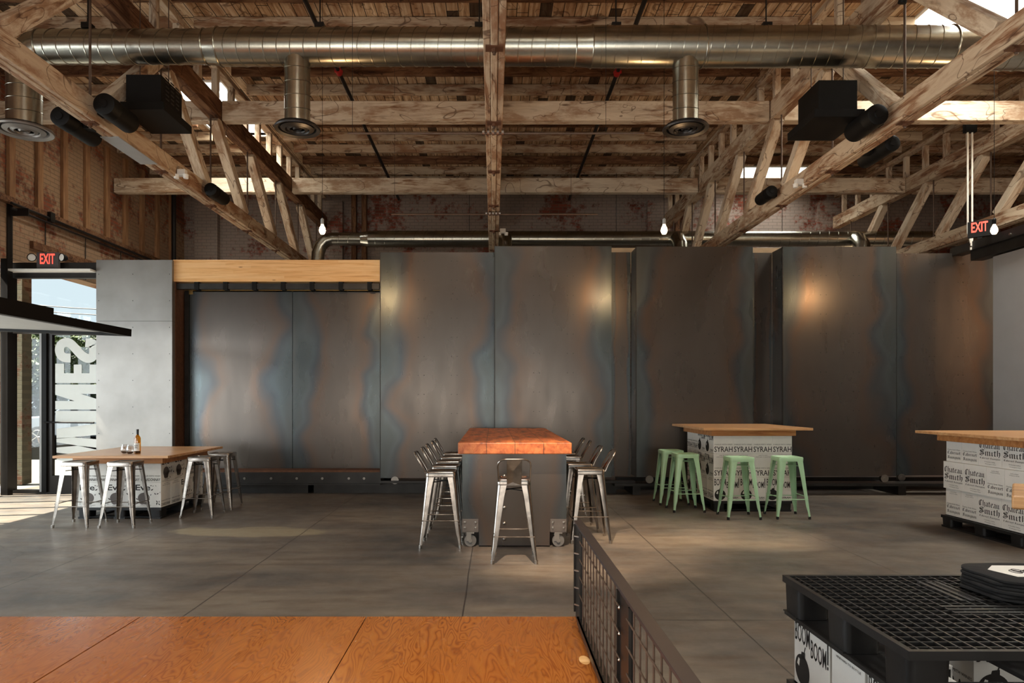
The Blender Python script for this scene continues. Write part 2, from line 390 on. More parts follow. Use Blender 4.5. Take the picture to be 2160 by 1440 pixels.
# ------------------------------------------------------------------ the room
XL, XT, YB, ZR = -7.6, 4.12, 16.8, 6.645
ZC0, ZC1, ZT0, ZT1, ZJ = 4.33, 4.55, 5.65, 5.93, 6.47       # chord faces, underside of the roof joists
struct(MB().bx(-7.9, 12.7, -3, 17.1, -.15, 0).build('floor', CONC))
# ceiling boards, cut round the skylights
m = MB(); xs = sorted({-7.9, 12.7}|{v for s in SKY for v in s[:2]}); ys = sorted({-3.0, 17.1}|{v for s in SKY for v in s[2:]})
for i in range(len(xs)-1):
    for j in range(len(ys)-1):
        cx, cy = (xs[i]+xs[i+1])/2, (ys[j]+ys[j+1])/2
        if not any(a < cx < b and c < cy < d for a, b, c, d in SKY): m.bx(xs[i], xs[i+1], ys[j], ys[j+1], ZR, ZR+.05)
ceiling = struct(m.build('ceiling', DECK))
for k, (x0, x1, y0, y1) in enumerate(SKY):
    m = MB(); t = .05
    m.bx(x0-t, x0, y0-t, y1+t, ZR-.02, 7.3).bx(x1, x1+t, y0-t, y1+t, ZR-.02, 7.3).bx(x0, x1, y0-t, y0, ZR-.02, 7.3).bx(x0, x1, y1, y1+t, ZR-.02, 7.3)
    wn = struct(m.build('window_%d' % (k+1), WHITE))
    f = MB()
    for q in range(1, 4): yy = y0+(y1-y0)*q/4; f.bx(x0, x1, yy-.015, yy+.015, 7.2, 7.24)
    f.bx((x0+x1)/2-.015, (x0+x1)/2+.015, y0, y1, 7.2, 7.24); f.build('window_frame', BOLT, wn)
    MB().bx(x0, x1, y0, y1, 7.245, 7.25).build('pane', GLASS, wn)
# back wall with pilasters and timber posts
wb = struct(MB().bx(-7.9, 12.7, YB, YB+.3, 0, ZR).build('wall_back', BRX))
for x in (-7.0, 1.0-4.95, 4.05, 8.2): MB().bx(x-.28, x+.28, YB-.16, YB+.01, 0, ZR-.3).build('pilaster', BRX, wb)
for x in (-3.4, -3.15, 4.5, 4.75): bar('timber_post', (x, YB-.08, 3.5), (x, YB-.08, ZR-.05), .12, .14, WOODD, wb, up=(0, 1, 0))
# right wall, wall behind the camera with window openings added to let in fill light
struct(MB().bx(12.5, 12.8, -3, 17.1, 0, ZR).build('wall_right', BRY))
m = MB().bx(-7.9, 12.7, -3.3, -3, 0, 1.2).bx(-7.9, 12.7, -3.3, -3, 4.0, ZR).bx(-7.9, -5.6, -3.3, -3, 1.2, 4).bx(3.7, 12.7, -3.3, -3, 1.2, 4)
struct(m.build('wall_front', GREY))
wf = struct(MB().bx(-5.6, 3.7, -3.2, -3.12, 1.2, 1.28).bx(-5.6, 3.7, -3.2, -3.12, 3.92, 4.0).build('window_9', BRONZE))
for x in (-5.6, -3.3, -1.0, 1.3, 3.62): MB().bx(x, x+.08, -3.2, -3.12, 1.28, 3.92).build('mullion', BRONZE, wf)
MB().bx(-5.6, 3.7, -3.17, -3.16, 1.28, 3.92).build('pane', GLASS, wf)
# left wall: brick above, glazed opening below
m = MB().bx(XL-.3, XL, -3, 17.1, 3.7, ZR).bx(XL-.3, XL, -3, .6, 0, 3.7).bx(XL-.3, XL, 14.0, 17.1, 0, 3.7)
wl = struct(m.build('wall_left', BRY))
for i in range(9):
    y = 10.72+.667*i
    bar('stud', (XL+.03, y, 4.66), (XL+.03, y, ZR-.2), .14, .06, STUD, wl, up=(1, 0, 0))
MB().bx(XL, XL+.09, 4, YB-.02, 4.56, 4.66).build('ledger_board', WOODD, wl)
MB().tube([(XL+.12, 10.6, 4.55), (XL+.12, 16.6, 4.55)], .022).tube([(XL+.12, 10.6, 4.47), (XL+.12, 16.6, 4.47)], .016).build('conduit', PIPE, wl)
MB().bx(XL+.09, XL+.15, 11.5, 11.62, 4.5, 4.66).build('junction_box', DARKST, wl)
for y in (10.75, 11.56, 12.7, 13.9): MB().cyl((XL+.02, y, 4.5), (XL+.02, y, 3.72), .008, n=6).build('conduit_drop', PIPE, wl)
MB().bx(XL, XL+.06, 11.2, 13.2, 3.98, 4.1).build('ledger_board', WOODD, wl)
# window in the left wall beside the table (sun comes through it) and the windows nearer the camera
def side_window(nm, y0, y1, muls):
    w = struct(MB().bx(XL-.16, XL-.06, y0, y1, 0, .08).bx(XL-.16, XL-.06, y0, y1, 3.3, 3.7).bx(XL-.16, XL-.06, y0, y1, 2.52, 2.6).build(nm, BRONZE))
    for y in muls: MB().bx(XL-.16, XL-.06, y-.035, y+.035, .08, 3.6).build('mullion', BRONZE, w)
    MB().bx(XL-.115, XL-.105, y0, y1, .08, 3.6).build('pane', GLASS, w)
side_window('window_6', 7.95, 10.6, (7.98, 8.6, 9.22, 9.84, 10.5))
side_window('window_7', .6, 7.95, (.64, 2.4, 4.2, 6.0, 7.86))
struct(MB().bx(-10.6, XL-.3, .2, 7.6, 3.75, 3.9).build('added_sun_canopy', BRONZE))            # unseen canopy added to keep sun off the near windows
# corner post
post = at(14, 842, 10.72)
struct(MB().bx(post.x-.055, post.x+.055, 10.66, 10.78, 0, 4.65).build('trim_2', BRONZE))
MB().bx(post.x+.055, post.x+.34, 10.72, 10.74, 4.38, 4.5).build('bracket', BRONZE, bpy.data.objects['trim_2'])

# storefront facing the camera
SF = 10.85
def X(px, d=SF): return (px-1040)*d/1440
def Z(py, d=SF): return EYE-(py-842)*d/1440
df = struct(MB().bx(X(20), X(203), SF, SF+.1, Z(586), Z(574)).bx(X(20), X(207), SF, SF+.1, 0, .03).bx(X(20), X(27), SF, SF+.1, 0, Z(586)).bx(X(20), X(203), SF, SF+.1, Z(703), Z(696)).build('window_8', BRONZE))
MB().bx(X(83), X(90), SF, SF+.12, .03, Z(703)).build('mullion', FROST, df)
MB().bx(X(90), X(100), SF-.03, SF+.12, .03, Z(703)).build('mullion', BLACK, df)
MB().bx(X(27), X(83), SF, SF+.1, .03, Z(1033)).build('bottom_rail', BRONZE, df)
MB().bx(X(27), X(83), SF+.05, SF+.058, Z(1033), Z(703)).build('pane', GLASS, df)
MB().bx(X(27), X(203), SF+.05, SF+.058, Z(696), Z(586)).build('transom_pane', GLASS, df)
struct(MB().bx(X(20), X(204), SF+.02, SF+.06, Z(574)+.01, Z(553)).build('trim_3', DARKST))
struct(MB().bx(X(17), X(204), SF-.18, SF+.02, Z(575), Z(571)).build('trim_4', WHITE))
dd = struct(MB().bx(X(100), X(109), SF+.01, SF+.08, .02, Z(703)).bx(X(109), X(205), SF+.01, SF+.08, .02, Z(1003)).bx(X(109), X(205), SF+.01, SF+.08, Z(706), Z(703)).bx(X(204), X(212), SF+.01, SF+.08, .02, Z(703)).build('door_1', BRONZE))
dd_pane = MB().bx(X(109), X(204), SF+.04, SF+.048, Z(1003), Z(706)).build('pane', GLASS, dd)
MB().tube([(X(98), SF-.06, Z(890)), (X(203), SF-.06, Z(891))], .014).cyl((X(104), SF-.06, Z(890)), (X(104), SF+.02, Z(890)), .01).build('door_handle', BLACK, dd)
lt = MB()
def q(pts): lt.poly(pts, lambda x, y, t: (X(x/3.79), SF+.036+t, Z(680+y/3.79)), 0, .002)
def sweep(pts, r):
    for (a, b), (c, d) in zip(pts, pts[1:]):
        L = math.hypot(c-a, d-b); nx, ny = -(d-b)/L*r, (c-a)/L*r
        q([(a+nx, b+ny), (c+nx, d+ny), (c-nx, d-ny), (a-nx, b-ny)])
    for a, b in pts[1:-1]: q([(a+r*math.cos(k*PI/8), b+r*math.sin(k*PI/8)) for k in range(16)])
def ribbon(pts, r):
    c = []
    P = [pts[0]]+pts+[pts[-1]]
    for i in range(1, len(P)-2):
        for k in range(6):
            u = k/6; a, b, cc, dd_ = P[i-1], P[i], P[i+1], P[i+2]
            c.append(tuple(.5*(2*b[j]+(cc[j]-a[j])*u+(2*a[j]-5*b[j]+4*cc[j]-dd_[j])*u*u+(3*b[j]-a[j]-3*cc[j]+dd_[j])*u**3) for j in (0, 1)))
    c.append(pts[-1]); L = []; Rr = []
    for i in range(len(c)):
        a = c[max(i-1, 0)]; b = c[min(i+1, len(c)-1)]; l = math.hypot(b[0]-a[0], b[1]-a[1]); nx, ny = -(b[1]-a[1])/l*r, (b[0]-a[0])/l*r
        L.append((c[i][0]+nx, c[i][1]+ny)); Rr.append((c[i][0]-nx, c[i][1]-ny))
    for i in range(len(c)-1): q([L[i], L[i+1], Rr[i+1], Rr[i]])
ribbon([(553, 282), (510, 280), (478, 262), (463, 218), (478, 176), (515, 157), (552, 168), (590, 205), (640, 258), (690, 285), (730, 270), (738, 215), (734, 170), (672, 160)], 36)
q([(430, 405), (775, 405), (775, 483), (430, 483)]); q([(430, 328), (500, 328), (500, 405), (430, 405)]); q([(578, 335), (642, 335), (642, 405), (578, 405)]); q([(705, 335), (775, 335), (775, 405), (705, 405)])
q([(430, 495), (775, 495), (775, 570), (430, 570)]); q([(430, 627), (775, 627), (775, 695), (430, 695)]); q([(430, 570), (635, 570), (775, 615), (775, 627), (585, 627), (430, 577)])
q([(432, 706), (775, 706), (775, 798), (432, 792)])
q([(440, 850), (775, 808), (775, 897), (570, 918), (440, 930)]); q([(440, 925), (570, 918), (775, 935), (775, 1020), (610, 985), (440, 958)]); q([(440, 1000), (610, 985), (775, 1003), (775, 1080), (440, 1040)]); q([(440, 1090), (775, 1060), (775, 1150), (440, 1100)])
lt.build('window_lettering', WHITEV, dd)
# brick pier outside
MB().bx(-8.75, -8.28, 12.0, 12.25, 0, 5.2).build('brick_pier', BRP)
tag(bpy.data.objects['brick_pier'], 'pale worn brick pier standing outside behind the storefront glass', 'pier')

# exit sign with twin emergency heads
def text_mesh(s, x0, x1, z0, z1, off=0.0):
    c = bpy.data.curves.new('t', 'FONT'); c.body = s; c.size = 1; c.resolution_u = 2; c.offset = off
    o = bpy.data.objects.new('t', c); COL.objects.link(o); dg = bpy.context.evaluated_depsgraph_get()
    me = bpy.data.meshes.new_from_object(o.evaluated_get(dg)); vs = [v.co.copy() for v in me.vertices]; fs = [tuple(p.vertices) for p in me.polygons]
    bpy.data.objects.remove(o); bpy.data.meshes.remove(me); bpy.data.curves.remove(c)
    ax = min(v.x for v in vs); bx_ = max(v.x for v in vs); ay = min(v.y for v in vs); by = max(v.y for v in vs)
    return [((v.x-ax)/(bx_-ax)*(x1-x0)+x0, (v.y-ay)/(by-ay)*(z1-z0)+z0) for v in vs], fs
def exit_sign(label, w, h, loc, rz, heads, body):
    t = thing('exit_sign', label, 'exit sign', loc, rz)
    MB().bx(-w/2, w/2, 0, .05, 0, h).build('housing', body, t, bevel=.004)
    v, f = text_mesh('EXIT', -w*.34, w*.34, h*.30, h*.92, .02)
    MB().add([(a, -.003, b) for a, b in v], f).build('exit_lettering', RED, t)
    MB().bx(-.03, .03, .01, .04, -.03, 0).build('mount', body, t)
    if heads:
        for sx in (-1, 1):
            Mr = Matrix.Rotation(PI/2, 4, 'X') @ Matrix.Rotation(sx*-.35, 4, 'Y')
            hd = MB().lathe([(.02, -.09), (.045, -.06), (.062, 0), (.066, .012), (.055, .014)], (0, 0, 0), 20, Mr).build('lamp_head', BLACK, t, (sx*(w/2+.065), -.01, h*.68))
            MB().lathe([(.055, .008), (.03, .014), (.0001, .016)], (0, 0, 0), 20, Mr).build('lens', WHITE, hd, smooth=True)
    return t
p = at(107, 568, SF-.02)
MB().tube([(XL+.12, 16.0, 3.7), (XL+.12, 16.0, 6.4)], .05, 12).build('drain_pipe', PIPE, wl)
exit_sign('small grey exit sign with two lamp heads above the glass door at left', .345, .26, (p.x, SF-.1, Z(571)+.012), 0, True, plain('exit_housing', (84, 80, 80), .5, .2, .05))

# pivoting steel window leaf swung into the room
t = thing('pivot_window', 'long dark steel pivot window leaf swung open above the left table', 'window', (-6.3, 7, 2.5))
dz = .07
m = MB(); M0 = Matrix.Translation((0, 0, -.03)) @ Matrix.Rotation(.036, 4, 'Y')
m.bx(1.17, 1.27, -4.5, 2.5, -.05, .05, M0).bx(-1.28, 1.17, 2.4, 2.5, -.05, .05, M0).bx(-1.28, -1.18, -4.5, 2.4, -.05, .05, M0).bx(-1.18, 1.17, -4.5, -4.4, -.05, .05, M0).bx(-1.18, 1.17, -1.0, -.92, -.05, .05, M0).build('leaf_frame', BLACK, t)
MB().bx(-1.18, 1.17, -4.4, 2.4, -.012, .012, M0).build('leaf_panel', FROST, t)
MB().bx(1.16, 1.24, -4.5, .86, .05, .125, M0).build('stiffener', BLACK, t)
MB().tube([(-1.25, 2.3, .02), (-1.22, 2.3, .9)], .02).build('stay', DARKST, t)

# ------------------------------------------------------------------ steel doors at the back
def screws(mb, w, h, y, cols, pitch=.3):
    for x in cols:
        z = .12
        while z < h: mb.cyl((x, y-.003, z), (x, y+.002, z), .007, n=6); z += pitch
def slab(px0, px1, yt, yb, d, depth, label, mat=STEEL, rollers=(), lip=True, name='sliding_steel_door'):
    a = at(px0, yb, d); b = at(px1, yt, d); w = b.x-a.x; h = b.z-a.z
    t = thing(name, label, 'sliding door', ((a.x+b.x)/2, d, a.z))
    MB().bx(-w/2, w/2, 0, depth, 0, h).build('steel_sheet', mat, t)
    s = MB(); screws(s, w, h, 0, (-w*.17, -w*.12, w*.17, w*.12) if w > .9 else (-w/2+.04, w/2-.04)); s.build('screw_rows', DARKST, t)
    if lip: MB().bx(-w/2-.012, -w/2, -.004, .03, 0, h).build('edge_angle', DARKST, t)
    for px in rollers:
        MB().cyl((X(px, d)-(a.x+b.x)/2, -.005, -.035), (X(px, d)-(a.x+b.x)/2, .05, -.035), .06, n=20).cyl((X(px, d)-(a.x+b.x)/2, -.012, -.035), (X(px, d)-(a.x+b.x)/2, 0, -.035), .02, n=12).build('roller', BOLT, t, smooth=True)
    return t
slab(803, 1043.5, 532, 1008, 10.77, .1, 'tall dark steel door panel behind the left row of stools, right of the timber beam', rollers=(833,))
slab(1044.5, 1290, 519, 1006, 10.6, .12, 'tall dark steel door panel rising directly behind the long timber table', rollers=(1075, 1262))
slab(1343, 1588, 520, 1006, 10.6, .42, 'tall dark steel door panel behind the left half of the table with mint stools', rollers=(1370,))
slab(1652, 1890.5, 520, 1004, 10.62, .42, 'tall dark steel door panel between the mint stool table and the far right panel', rollers=(1866,))
slab(1891.5, 2100, 534, 1002, 11.05, .1, 'tall dark steel door panel at far right beside the grey wall', rollers=(1902,))
slab(1290, 1330, 532, 1003, 11.05, .05, 'narrow recessed steel panel right of the long timber table', rollers=(), lip=False, name='recessed_steel_panel')
slab(1588, 1628, 533, 1003, 11.05, .05, 'narrow recessed steel panel above the right side of the mint stool table', rollers=(), lip=False, name='recessed_steel_panel')
# column panel left of the opening
a = at(203, 1040, 10.8); b = at(363, 548, 10.8)
t = thing('steel_clad_column', 'wide pale steel clad column right of the glass door', 'column', ((a.x+b.x)/2, 10.8, 0)); w = b.x-a.x
zs = EYE+165*10.8/1440
MB().bx(-w/2, w/2, 0, .12, 0, zs-.003).build('lower_sheet', STEELB, t)
MB().bx(-w/2, w/2, 0, .12, zs+.003, b.z).build('upper_sheet', STEELB, t)
MB().bx(-w/2+.01, w/2-.01, .006, 1.2, 0, b.z-.01).build('column_core', DARKST, t)
s = MB(); screws(s, w, b.z-.05, 0, (-w/2+.04, -.02, w/2-.04), .42); s.build('screw_rows', DARKST, t)
# timber beam, its track and the door in the opening
beam = bar('laminated_beam', at(364, 570.5, 10.86)+Vector((0, .1, 0)), at(803, 570.5, 10.86)+Vector((0, .1, 0)), .2, .345, GLULAM, None)
tag(beam, 'pale orange laminated timber beam over the recessed steel doors', 'beam')
t = thing('door_track', 'dark hanging door track with clamps under the pale timber beam', 'door track', (X(585, 10.95), 10.95, Z(604, 10.95)))
hw = (X(803, 10.95)-X(372, 10.95))/2
MB().bx(-hw, hw, -.03, .05, -.045, .045).build('rail', DARKST, t)
for k in range(7):
    x = X(416.7+60.6*k, 10.95)-X(585, 10.95)
    MB().bx(x-.035, x+.035, -.045, .06, -.06, .075).build('clamp', BLACK, t)
t = thing('recessed_steel_door', 'wide two-sheet steel door recessed under the pale timber beam', 'sliding door', (X(600, 11.2), 11.2, Z(993, 11.2)))
def xr(px): return X(px, 11.2)-X(600, 11.2)
hd = Z(613, 11.2)-Z(993, 11.2)
MB().bx(xr(400), xr(616.5), 0, .05, 0, hd).build('steel_sheet', STEEL, t); MB().bx(xr(617.5), xr(812), 0, .05, 0, hd).build('steel_sheet', STEEL, t)
MB().bx(xr(391), xr(399.5), -.03, .06, 0, hd).build('edge_frame', DARKST, t)
MB().bx(xr(399), xr(407), -.01, .0, hd-.06, hd+.02).cyl((xr(403), -.02, hd), (xr(403), -.02, hd+.12), .008, n=8).build('hanger', BRASS, t)
struct(MB().bx(X(364, 10.95), X(374, 10.95), 10.9, 11.6, .0, 3.4).build('trim_5', RUSTB))
struct(MB().bx(X(364), X(812), 11.45, 11.5, .0, 3.5).build('wall_alcove', BLACK))
# brass strip on the underside of the recess
struct(MB().bx(X(375, 11.0), X(803, 11.0), 11.2, 11.4, Z(611, 11.0), Z(606, 11.0)).build('trim_6', BRASS))
# channel, kick plate and floor rail
t = thing('bottom_channel', 'dark steel bottom channel with bolt marks under the recessed doors', 'channel', (X(500, 10.8), 10.8, .15))
def xc(px): return X(px, 10.8)-X(500, 10.8)
MB().bx(xc(366), xc(803), 0, .35, 0, Z(996, 10.8)-.15).build('channel_web', DARKST, t)
MB().bx(xc(366), xc(803), -.05, 0, 0, .02).build('channel_flange', DARKST, t)
MB().bx(xc(366), xc(803), .02, .34, Z(996, 10.8)-.15, Z(992, 10.8)-.15).build('timber_sill', RUSTB, t)
for px in (516, 572, 626, 680, 736, 768): MB().cyl((xc(px), -.012, .1), (xc(px), 0, .1), .02, n=10).build('bolt', BOLT, t)
kb = MB().bx(X(366, 10.95), X(650, 10.95), 10.95, 11.5, 0, .149).bx(X(662, 10.95), X(1300, 10.95), 10.95, 11.5, 0, .149).bx(X(1300, 11.4), X(2110, 11.4), 11.4, 11.5, 0, .2)
struct(kb.build('baseboard_back', DARKST))
rl = MB().bx(X(803, 10.7), X(1340, 10.7), 10.7, 10.84, Z(1019, 10.7), Z(1014, 10.7)).bx(X(1290, 10.9), 8.1, 10.62, 10.95, .15, .19)
tag(rl.build('floor_rail', DARKST), 'long dark steel guide rail under the tall sliding panels', 'rail')
m = MB()
for px in (1340, 1620, 1895): m.bx(X(px, 10.8)-.06, X(px, 10.8)+.06, 10.7, 11.4, 0, .15)
struct(m.build('trim_7', DARKST))
# plywood lid of the rooms behind the doors
struct(MB().bx(1.5, 7.0, 12.9, 13.0, 3.9, 4.36).build('trim_8', SCREED))
# grey wall hung on a track at right
struct(MB().bx(7.58, 7.72, 6.4, 10.35, 0, Z(540, 10.3)).build('wall_partition', GREY))
t = thing('overhead_track', 'dark steel overhead track above the grey partition at right', 'track', (7.55, 8.6, 3.70))
MB().bx(-.03, .16, -2.2, 2.15, -.02, .13).build('track_beam', DARKST, t); MB().bx(-.12, -.1, -2.2, 2.5, .13, .25).bx(-.12, .06, -2.2, 2.5, .12, .135).build('top_angle', DARKST, t)
for y in (-1.0, .1, 1.2, 2.0): MB().cyl((-.14, y, .17), (-.12, y, .17), .018, n=8).build('bolt', BOLT, t)
exit_sign('dark exit sign with red letters standing on the overhead track at right', .30, .24, (7.27, 10.2, 3.93), -.75, False, BLACK)
t = thing('conduit_pair', 'two parallel white conduits dropping to the exit sign at right', 'conduit', (7.42, 10.6, 3.92))
for k, (dx, z0) in enumerate(((-.05, .1), (.02, .0))):
    MB().tube([(.0, 0, z0-.1), (dx*.4, 0, z0), (dx, 0, z0+.06), (dx, 0, 1.75)], .014).build('conduit', PVC, t, smooth=True)
MB().bx(-.1, .07, -.04, .04, 1.72, 2.02).build('junction_box', BLACK, t)

# ------------------------------------------------------------------ roof timbers
YJ = [8.47+1.49*k for k in range(-5, 6)]            # panel points along each truss
def truss(x0, label, place):
    t = thing('timber_truss', label, 'roof truss', (x0, 8.47, ZC0), 0, 'timber roof trusses')
    L = lambda y, z, x=0: (x, y-8.47, z-ZC0)
    for k, xo in enumerate((-.06, 0, .06)):
        bar('bottom_chord', L(.3, (ZC0+ZC1)/2+(.0 if k != 1 else -.006), xo), L(YB-.2, (ZC0+ZC1)/2+(.0 if k != 1 else -.006), xo), .057, ZC1-ZC0, WOOD, t)
    bar('top_chord', L(1.2, (ZT0+ZT1)/2), L(YB-.2, (ZT0+ZT1)/2), .18, ZT1-ZT0, WOODD if x0 < -1 else WOOD, t)  # left top chord browner: its shaded face is put into the colour
    bar('roof_plate', L(1.2, ZJ-.04), L(YB-.2, ZJ-.04), .12, .08, WOOD, t)
    for y in YJ:
        MB().cyl(L(y, ZT0), L(y, ZC0-.06), .013, n=8).build('tie_rod', ROD, t)
        MB().bx(-.07, .07, y-8.47-.045, y-8.47+.045, -.014, -.002).cyl((0, y-8.47, -.04), (0, y-8.47, -.012), .022, n=6).build('rod_nut', RUSTB, t)
    for i, y in enumerate(YJ):
        c = 5
        if i == c: 
            for s in (-1, 1): bar('web_brace', L(y+s*.12, ZT0-.0), L(y+s*1.32, ZC1+.0), .14, .15, WOODB, t)
        elif 0 < i < c: bar('web_brace', L(y-.12, ZT0), L(y-1.32, ZC1), .14, .15, WOODB, t)
        elif c < i < 10: bar('web_brace', L(y+.12, ZT0), L(y+1.32, ZC1), .14, .15, WOODB, t)
    y = 2.2
    while y < YB-.2:
        bar('cripple_post', L(y, ZT1), L(y, ZJ-.08), .09, .09, WOODB, t, up=(0, 1, 0)); y += .61
    return t
truss(-XT, 'timber roof truss left of centre with a black hanging box beside it', 0)
truss(.01, 'timber roof truss on the centre line seen edge-on above the long table', 0)
truss(4.21, 'timber roof truss right of centre with a black hanging box beside it', 0)
truss(8.35, 'timber roof truss at far right ending above the grey partition', 0)
BAYS = [(-7.58, -4.22, 'far left bay'), (-4.02, -.1, 'centre left bay'), (.12, 4.1, 'centre right bay'), (4.32, 8.24, 'right bay'), (8.46, 12.4, 'far right bay')]
for j, y in enumerate((10.2, 13.72, 6.7)):
    for x0, x1, nm in BAYS:
        o = bar('purlin_beam', (x0, y, ZT0+.13), (x1, y, ZT0+.13), .16, .29, WOODB if y > 6 else WOOD)
        tag(o, '%s whitewashed cross beam at top chord level in the %s' % (('middle', 'rearmost', 'nearest')[j], nm), 'beam', 'whitewashed cross beams')
def in_sky(x0, x1, y): return any(c-.1 < y < d+.1 and a < x1 and b > x0 for a, b, c, d in SKY)
rows = [16.4-.655*k for k in range(17)]
for j, y in enumerate(rows):
    for x0, x1, nm in BAYS:
        segs = [(x0, x1)]
        for a, b, c, d in SKY:
            if c-.1 < y < d+.1 and a < x1 and b > x0: segs = [(x0, a-.05), (b+.05, x1)]
        for k, (s0, s1) in enumerate(segs):
            if s1-s0 < .3: continue
            o = bar('roof_joist', (s0, y, ZJ+.085), (s1, y, ZJ+.085), .06, .165, WOOD if (j+k) % 3 else WOODD)
            end = '' if len(segs) == 1 else (', left of skylight' if k == 0 else ', right of skylight')
            NUM = 'first second third fourth fifth sixth seventh eighth ninth tenth eleventh twelfth thirteenth fourteenth fifteenth sixteenth seventeenth eighteenth nineteenth'.split()
            tag(o, 'roof joist in the %s, %s from the back wall%s' % (nm, NUM[j], end), 'joist', 'roof joists')
# sprinkler pipes
def pipe_line(x, y0, y1, z, yr, label):
    t = thing('sprinkler_pipe', label, 'pipe', (x, yr, z))
    MB().tube([(0, y0-yr, 0), (0, y1-yr, 0)], .03, 12).build('pipe_run', PIPE, t, smooth=True)
    MB().cyl((0, -.06, 0), (0, .06, 0), .048, n=14).cyl((-.06, 0, 0), (.06, 0, 0), .02, n=8).build('coupling', REDP, t)
pipe_line(-2.29, 3, 16.6, 6.36, 10.12, 'black sprinkler pipe with red coupling running back under the left part of the roof')
pipe_line(1.85, 3, 16.6, 6.36, 10.15, 'black sprinkler pipe with red coupling running back under the right part of the roof')
pipe_line(-5.5, 3, 16.6, 5.35, 11.2, 'black sprinkler pipe behind the left truss near the brick wall')
# spacer rods clamped under the centre truss
def spacer(y, x0, x1, label):
    z = ZC0-.05; t = thing('spreader_pipe', label, 'pipe', (0, y, z))
    MB().tube([(x0, 0, 0), (x1, 0, 0)], .012, 8).build('rod', ROD, t)
    for k in range(5): MB().cyl((-.1+k*.05-.012, 0, .012), (-.1+k*.05+.012, 0, .012), .033, n=14).build('clamp_ring', BOLT, t)
    for x in (x0+.05, x1-.4): MB().cyl((x, 0, 0), (x, 0, ZJ-z), .0025, n=5).build('hanger_wire', PIPE, t)
spacer(7.14, -1.52, 1.58, 'thin horizontal steel rod clamped under the centre truss, nearer one')
spacer(10.26, -1.53, 1.57, 'thin horizontal steel rod clamped under the centre truss, farther one')

# ------------------------------------------------------------------ ducts
def duct_run(mb, x0, x1, y, z, r, pitch=.14, r1=None):
    r1 = r1 or r; mb.cyl((x0, y, z), (x1, y, z), r, r1, n=40, caps=False)
    n = int(abs(x1-x0)/pitch)
    for k in range(1, n):                                   # spiral seam: leaning thin rings
        x = x0+(x1-x0)*k/n; rr = r+(r1-r)*k/n+.002; pts = []
        for i in range(33):
            a = 2*PI*i/32; pts.append((x+.055*math.sin(a+.8), y+rr*math.cos(a), z+rr*math.sin(a)))
        mb.tube(pts, .0055, 5, False)
def collar(mb, x, y, z, r): mb.tube([(x, y+r*math.cos(2*PI*i/32), z+r*math.sin(2*PI*i/32)) for i in range(33)], .008, 6, False)
DY, DZ = 7.5, 5.37
t = thing('spiral_duct', 'large galvanised spiral duct crossing the whole room behind the truss chords', 'duct', (0, DY, DZ))
m = MB(); duct_run(m, -4.95, -3.15, 0, 0, .178); collar(m, -3.15, 0, 0, .182); collar(m, -4.95, 0, 0, .182); m.build('duct_section', GALV, t, smooth=True)
m = MB(); m.cyl((-3.15, 0, 0), (-3.0, 0, 0), .178, .196, n=40, caps=False); collar(m, -3.0, 0, 0, .2); duct_run(m, -3.0, .9, 0, 0, .196); collar(m, .9, 0, 0, .2); m.build('duct_section', GALV, t, smooth=True)
m = MB(); m.cyl((.9, 0, 0), (1.08, 0, 0), .196, .212, n=40, caps=False); collar(m, 1.08, 0, 0, .216); duct_run(m, 1.08, 5.0, 0, 0, .212); collar(m, 2.3, 0, 0, .218); collar(m, 5.0, 0, 0, .218); m.build('duct_section', GALV, t, smooth=True)
m = MB(); m.tube([(5.0, 0, 0), (5.25, 0, .02), (5.5, 0, 0)], .214, 40, False); duct_run(m, 5.5, 12.3, 0, -.03, .212); m.build('duct_section', GALV, t, smooth=True)
m = MB(); m.tube([(-4.94, 0, 0), (-5.02, 0, -.02), (-5.1, 0, -.09), (-5.15, 0, -.2), (-5.15, 0, -.3), (-5.15, 0, -.85)], .172, 40, False)
for z in (-.3, -.44, -.58, -.72): m.tube([(-5.15+.174*math.cos(2*PI*i/32), .174*math.sin(2*PI*i/32), z+.03*math.sin(2*PI*i/32)) for i in range(33)], .0035, 5, False)
m.build('duct_elbow', GALV, t, smooth=True)
def drop(x, z0, z1, r, R, lab):
    m = MB(); m.cyl((x, 0, z0), (x, 0, z1), r, n=32, caps=False)
    z = z0-.12
    while z > z1+.05: m.tube([(x+(r+.002)*math.cos(2*PI*i/32), (r+.002)*math.sin(2*PI*i/32), z+.03*math.sin(2*PI*i/32)) for i in range(33)], .0035, 5, False); z -= .15
    m.build('duct_drop', GALV, t, smooth=True)
    d = MB().lathe([(r+.005, z1+.03), (R*.95, z1+.0), (R, z1-.02), (R*.97, z1-.035), (R*.82, z1-.02), (R*.8, z1+.01)], (x, 0, 0), 40).build('diffuser', lab, t, smooth=True)
    for f in (.7, .45, .2): MB().lathe([(R*f, z1+.0), (R*f*1.02, z1-.02), (R*f*.75, z1-.035), (R*f*.7, z1-.02)], (x, 0, 0), 36).build('diffuser_ring', lab, d, smooth=True)
    MB().lathe([(R*.9, z1+.012), (.0001, z1+.012)], (x, 0, 0), 30).build('diffuser_throat', BLACK, d)
GREYD = plain('grey_diffuser', (120, 114, 108), .4, .4)
DKD = plain('dark_diffuser', (44, 40, 38), .4, .4)
drop(-5.15, -.85, -.9, .172, .29, GREYD)
drop(-2.15, -.12, -.88, .138, .25, DKD)
drop(2.115, -.12, -.88, .138, .25, DKD)
for x in (-4.45, -1.9, -.15, 1.35, 3.0): MB().bx(x-.05, x+.05, -.05, .05, .19, .25).cyl((x, 0, .22), (x, 0, ZJ-DZ), .008, n=6).build('duct_hanger', DARKST, t)
Y2, Z2 = 15.0, 5.02
t = thing('spiral_duct', 'smaller galvanised spiral duct running in front of the rear brick wall', 'duct', (0, Y2, Z2))
